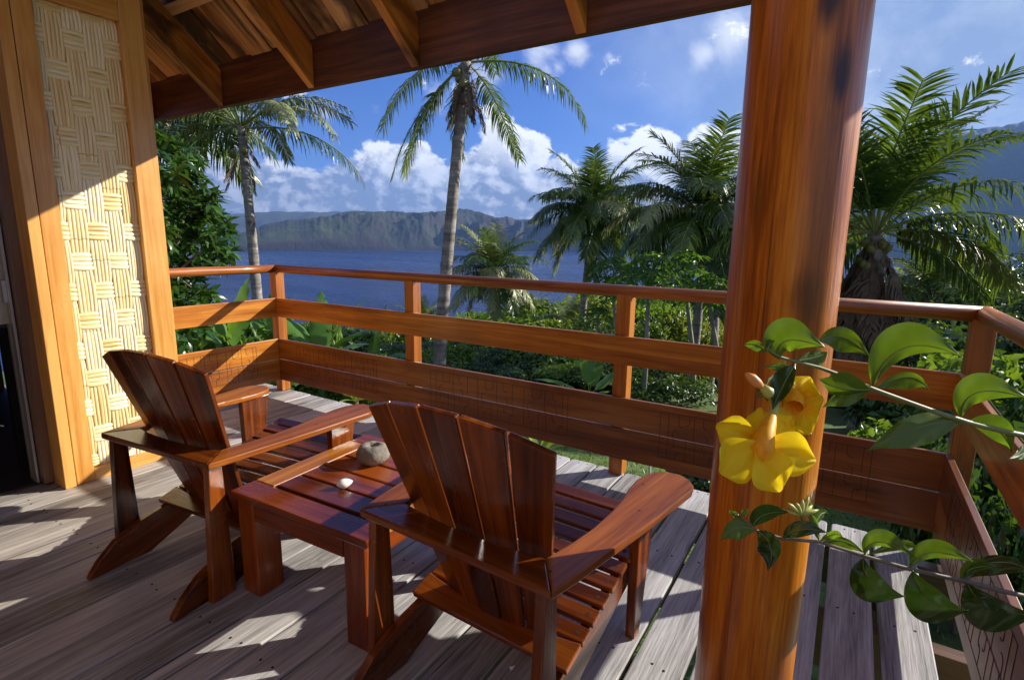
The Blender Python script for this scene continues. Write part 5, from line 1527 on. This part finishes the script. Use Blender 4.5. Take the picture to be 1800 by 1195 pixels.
# ------------------------------------------------------------------ flowering vine in the foreground
def vine():
    root_p = Vector((1.15, 0.95, ground_z(1.15, .95)))
    vs = empty('flowering_vine', tuple(root_p), label='leafy vine with two yellow trumpet flowers reaching in front of the round post', cat='flowering plant')
    O = root_p
    def Q(px, py, dep): return at_depth(px, py, dep) - O
    sm = plain('vine_stem', (.16, .20, .07), .5, var=.3, scale=20); sm2 = plain('vine_stem_brown', (.13, .11, .08), .6, var=.3, scale=20)
    D1 = 0.66
    up = [(1345, 612, .655), (1372, 628, .66), (1400, 636, .66), (1440, 646, .665), (1490, 664, .67), (1535, 684, .67), (1600, 708, .68), (1650, 726, .68), (1700, 742, .69), (1760, 757, .70), (1830, 772, .72), (1950, 800, .80)]
    p3 = [Q(*u) for u in up] + [Vector((-.15, -.1, 1.75)), Vector((0, 0, 1.0)), Vector((0, 0, -.1))]
    MB().tube(p3, [.0014, .0018, .002, .0023, .0026, .0028, .003, .0032, .0034, .0035, .004, .005, .008, .012, .014], 9).build('stem', sm, vs, smooth=True)
    lo = [(1296, 905, .70), (1330, 932, .70), (1375, 946, .70), (1440, 952, .70), (1520, 977, .69), (1600, 1000, .685), (1690, 1020, .68), (1760, 1038, .68), (1860, 1060, .70), (1980, 1090, .80)]
    p3 = [Q(*u) for u in lo] + [Vector((-.15, -.15, 1.3)), Vector((0, 0, .7)), Vector((0.02, 0, -.1))]
    MB().tube(p3, [.0013, .0017, .002, .0022, .0024, .0026, .0028, .003, .003, .0035, .005, .008, .012], 9).build('stem', sm2, vs, smooth=True)
    thin = [(1718, 668, .74), (1735, 700, .745), (1762, 735, .75), (1810, 790, .76)]
    MB().tube([Q(*u) for u in thin], .0016, 7).build('stem', sm, vs, smooth=True)
    def leaf(pts, wid, dep, dd=0.0, roll=0.0, arch=0.0, lab=None, mat=None):
        """a blade whose midrib runs through pixels pts (3) at depth dep..dep+dd; wid = (toward up side, toward down side) px"""
        A = np.array; wid = (wid[0] * .86, wid[1] * .86)
        c0, c1, c2 = [A(p, float) for p in pts]
        n = 14; V = []; Fc = []; K = 4
        for i in range(n + 1):
            u = i / n
            q = (1-u)**2 * c0 + 2*u*(1-u) * c1 + u*u * c2
            tg = 2*(1-u)*(c1-c0) + 2*u*(c2-c1); tg /= (np.linalg.norm(tg) + 1e-9)
            nn = A([-tg[1], tg[0]])
            prof = (math.sin(PI * min(1, u ** .92)) ** .95 if 0 < u < 1 else 0) * (1.06 if u < .7 else 1.06 - .45 * (u - .7) / .3)
            for k in range(-K, K + 1):
                s = k / K; wpx = (wid[1] if s > 0 else wid[0]) * prof * abs(s)
                pp = q + nn * (wpx if s > 0 else -wpx)
                # out-of-plane shape: trough along the midrib, edges rolled, length arched
                w_m = (wid[0] + wid[1]) / 2 / 952 * dep
                de = dep + dd * u + roll * s * w_m * prof + arch * (s * s) * w_m * prof * .8 + .0016 * math.sin(u * 14 + k) * abs(s) + (-.0006 if (i % 2 and k) else 0)
                V.append(Q(pp[0], pp[1], de))
            pass
        m = 2 * K + 1
        for i in range(n):
            for k in range(m - 1): Fc.append((i*m+k, (i+1)*m+k, (i+1)*m+k+1, i*m+k+1))
        o = mesh_obj('leaf', mk('leaf', V, Fc, True), mat or M_VINELEAF, vs)
        sub = o.modifiers.new('sub', 'SUBSURF'); sub.levels = 1; sub.render_levels = 1
        mr = MB(); idx = [i * m + K for i in range(n + 1)]
        mr.tube([V[i] for i in idx], [.0007 * (1 - .7 * j / n) + .0002 for j in range(n + 1)], 5).build('midrib', sm, o, smooth=True)
        return o
    # upper branch, read off the photograph
    leaf([(1348, 618), (1330, 600), (1305, 606)], (12, 9), .655, .01)
    leaf([(1348, 620), (1352, 600), (1362, 598)], (9, 9), .655, .0, .4)
    leaf([(1370, 632), (1358, 575), (1453, 612)], (46, 22), .66, -.015, .3, .2)
    leaf([(1400, 634), (1440, 630), (1455, 618)], (14, 18), .665, .01, -.4)
    leaf([(1440, 600), (1480, 572), (1530, 628)], (20, 30), .665, .02, .2)
    leaf([(1398, 640), (1375, 675), (1358, 720)], (17, 26), .645, -.03, .5, mat=M_VINESHADE)
    leaf([(1534, 684), (1470, 690), (1440, 665)], (16, 33), .67, -.02, -.5)
    leaf([(1534, 684), (1480, 685), (1446, 716)], (24, 10), .67, .0, .6)
    leaf([(1534, 680), (1570, 568), (1692, 628)], (50, 18), .67, -.02, .3, .15)
    leaf([(1538, 682), (1610, 640), (1634, 688)], (10, 24), .675, .02, .5)
    leaf([(1694, 738), (1610, 740), (1524, 792)], (36, 26), .69, -.03, .3, .1)
    leaf([(1690, 734), (1690, 660), (1812, 702)], (38, 20), .69, -.02, .2, .2)
    leaf([(1700, 742), (1770, 745), (1778, 796)], (28, 20), .695, .02, .5)
    leaf([(1830, 772), (1815, 795), (1772, 806)], (14, 16), .70, -.03, .6)
    # lower branch
    leaf([(1302, 912), (1290, 900), (1280, 897)], (7, 5), .70)
    leaf([(1302, 910), (1308, 898), (1316, 896)], (6, 6), .70, 0, .5)
    leaf([(1330, 932), (1290, 915), (1266, 950)], (24, 18), .70, -.01, .3)
    leaf([(1330, 932), (1370, 955), (1349, 1003)], (20, 26), .695, -.03, .5, mat=M_VINESHADE)
    leaf([(1322, 928), (1330, 895), (1390, 900)], (20, 14), .705, .0, .3, mat=M_VINESHADE)
    leaf([(1376, 946), (1400, 920), (1455, 936)], (18, 14), .70, -.02, -.4, mat=M_VINESHADE)
    leaf([(1440, 950), (1430, 920), (1418, 868)], (8, 8), .70, .01)
    leaf([(1440, 952), (1470, 930), (1482, 944)], (8, 8), .70, -.02, .6)
    leaf([(1446, 952), (1480, 940), (1520, 972)], (8, 14), .70, .01, .5)
    leaf([(1432, 926), (1440, 895), (1456, 902)], (14, 8), .715, .02, .4)
    leaf([(1520, 976), (1530, 925), (1612, 982)], (26, 8), .69, -.01, .2, .3)
    leaf([(1600, 1000), (1620, 945), (1716, 990)], (26, 12), .685, .0, .3, .2)
    leaf([(1525, 975), (1600, 940), (1612, 966)], (8, 12), .71, .03, .6)
    leaf([(1518, 980), (1510, 1030), (1592, 1048)], (20, 40), .68, -.05, .6, mat=M_VINESHADE)
    leaf([(1604, 1002), (1620, 1070), (1702, 1072)], (24, 46), .67, -.06, .6, mat=M_VINESHADE)
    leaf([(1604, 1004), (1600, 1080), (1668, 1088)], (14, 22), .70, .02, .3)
    leaf([(1700, 1022), (1720, 1080), (1830, 1080)], (20, 50), .665, -.06, .7, mat=M_VINESHADE)
    leaf([(1690, 1018), (1740, 960), (1830, 1010)], (14, 26), .70, .02, .5, mat=M_VINESHADE)
    leaf([(1690, 1018), (1700, 985), (1760, 1000)], (18, 8), .70, .0, .3)
    # bud clusters
    bm = plain('bud_green', (.42, .46, .12), .45, var=.2, scale=30)
    def buds(px, py, dep, n, L, seed, stalk=None):
        r = random.Random(seed); b0 = Q(px, py, dep)
        for k in range(n):
            a = -PI / 2 + (k - (n - 1) / 2) * .42; l2 = L * r.uniform(.7, 1.1)
            e = Q(px + math.cos(a) * l2 + r.uniform(-3, 3), py + math.sin(a) * l2, dep + r.uniform(-.012, .012))
            MB().tube([b0, b0.lerp(e, .4), b0.lerp(e, .75), e], [.0016, .0032, .0028, .0004], 7).build('bud', bm, vs, smooth=True)
        if stalk: MB().tube([Q(*stalk), b0], [.0018, .0018], 6).build('bud_stalk', sm, vs)
    buds(1408, 905, .70, 7, 34, 3, (1414, 928, .70)); buds(1745, 690, .74, 7, 34, 4, (1725, 680, .742))
    # pinkish calyx bud and green calyces near the flowers
    pk = plain('bud_pink', (.62, .27, .08), .45, var=.3, scale=30)
    MB().tube([Q(1342, 684, .63), Q(1332, 674, .628), Q(1322, 665, .626), Q(1311, 657, .625)], [.0028, .0056, .0060, .0022], 12).build('closed_bud', pk, vs, smooth=True)
    MB().tube([Q(1356, 700, .63), Q(1350, 690, .63), Q(1338, 680, .63)], [.005, .0078, .005], 10).build('calyx', bm, vs, smooth=True)
    MB().tube([Q(1372, 640, .655), Q(1366, 655, .65), Q(1350, 668, .64), Q(1342, 684, .632)], .0014, 7).build('bud_stalk', sm, vs)
    for e in ((1324, 678), (1330, 700), (1350, 706)):
        leaf([(1345, 692), ((1345 + e[0]) / 2, (692 + e[1]) / 2 - 3), e], (5, 5), .628)
    leaf([(1392, 650), (1376, 640), (1340, 646)], (9, 7), .65, .0); leaf([(1385, 650), (1395, 668), (1378, 690)], (7, 7), .65)
    # flowers
    m, t, p, o = principled('yellow_petal')
    n_ = t.noise(t.add('ShaderNodeTexCoord').outputs['Object'], 18, 4, .6)
    col = t.mix(t.rng(n_, .35, .65), (.82, .62, .012), (.90, .76, .03))
    t.put(p.inputs['Base Color'], col); p.inputs['Roughness'].default_value = .6
    tr = t.add('ShaderNodeBsdfTranslucent'); tr.inputs[0].default_value = (.92, .74, .02, 1)
    mx = t.add('ShaderNodeMixShader'); mx.inputs[0].default_value = .38
    t.l.new(p.outputs[0], mx.inputs[1]); t.l.new(tr.outputs[0], mx.inputs[2]); t.l.new(mx.outputs[0], o.inputs[0])
    cc = t.add('ShaderNodeTexCoord').outputs['Object']
    near = t.rng(t.math('ADD', t.vmath('LENGTH', cc), t.math('MULTIPLY', n_, .012)), .032, .014)
    colb = t.mix(near, col, (.78, .30, .006)); t.put(p.inputs['Base Color'], colb); p.inputs['Specular IOR Level'].default_value = .25
    bump(t, p, t.noise(cc, 130, 4, .6, 1.5), .35, .0012)
    M_PET = m
    m, t, p, o = principled('orange_throat')
    c_ = t.add('ShaderNodeTexCoord').outputs['Object']
    n_ = t.noise(t.mapping(c_, scale=(160, 160, 12)), 1, 4, .6)
    t.put(p.inputs['Base Color'], t.mix(t.rng(n_, .35, .65), (.74, .30, .004), (.84, .46, .008))); p.inputs['Roughness'].default_value = .5
    M_THR = m
    def flower(fc, dep, petals, throat, seed, lab):
        """petals: (tip px, tip py, width px, depth offset) round the mouth fc"""
        r = random.Random(seed)
        F0 = empty('flower', tuple(Q(fc[0], fc[1], dep))); F0.parent = vs
        C0 = Q(fc[0], fc[1], dep)
        for (tx, ty, w, dd, bend_, *bo) in petals:
            n, K = 10, 5; V = []; Fc = []
            c = np.array(fc, float); e = np.array((tx, ty), float); tg = (e - c) / np.linalg.norm(e - c); nn = np.array([-tg[1], tg[0]])
            Lp = np.linalg.norm(e - c)
            for i in range(n + 1):
                u = i / n
                # broad lopsided petal, notched tip
                w_u = w * (.28 + .72 * math.sin(PI / 2 * min(1, u / .62)) ** 1.2) if u < .62 else w * math.sqrt(max(0, 1 - ((u - .62) / .40) ** 2))
                for k in range(-K, K + 1):
                    s = k / K
                    uu = u * Lp * (1 - .10 * abs(s) ** 2 * (u > .6)) + 6 * s * u * bend_
                    q = c + tg * uu + nn * (w_u * s) + nn * bend_ * 14 * u * u
                    rip = .0035 * math.sin(s * 5 + tx) * u + .0018 * math.sin(s * 11 + u * 9 + ty)
                    de = dep + (bo[0] if bo else 0) + dd * u * u - .010 * s * s * u + rip
                    V.append(Q(q[0], q[1], de) - C0)
            mm = 2 * K + 1
            for i in range(n):
                for k in range(mm - 1): Fc.append((i*mm+k, (i+1)*mm+k, (i+1)*mm+k+1, i*mm+k+1))
            pe = mesh_obj('petal', mk('petal', V, Fc, True), M_PET, F0)
            sub = pe.modifiers.new('sub', 'SUBSURF'); sub.levels = 1; sub.render_levels = 1
        pts = [Q(*a) - C0 for a in throat[0]]
        th = MB().tube(pts, throat[1], 18, cap=False).build('throat', M_THR, F0, smooth=True)
        tag(F0, lab)
    flower((1337, 784), .604, [(1257, 750, 34, .006, .2, .004), (1336, 716, 28, .012, 0, .016), (1390, 730, 35, .010, .2, .014), (1262, 826, 43, .0, -.3, -.014), (1436, 804, 40, .0, .4, -.010), (1376, 862, 40, -.012, .3, -.016)],
           ([(1358, 732, .612), (1354, 742, .607), (1349, 754, .603), (1344, 768, .598), (1338, 790, .593), (1336, 797, .599)], [.0045, .0068, .0088, .0108, .0138, .0135]), 1, 'lower front yellow flower facing left')
    flower((1395, 706), .64, [(1350, 700, 26, .0, 0), (1420, 660, 30, .01, .2), (1448, 700, 30, -.008, .1), (1430, 760, 30, -.02, .3), (1380, 748, 26, -.012, -.2), (1366, 664, 22, .012, 0)],
           ([(1384, 662, .664), (1388, 682, .655), (1392, 702, .642), (1394, 716, .632)], [.004, .009, .0135, .011]), 2, 'upper rear yellow flower behind a dark leaf')
    MB().tube([Q(1378, 634, .66), Q(1374, 668, .655), Q(1367, 698, .640), Q(1362, 716, .625), Q(1357, 735, .611)], [.002, .0026, .0034, .0044, .0052], 10).build('flower_stalk', bm, vs, smooth=True)
vine()
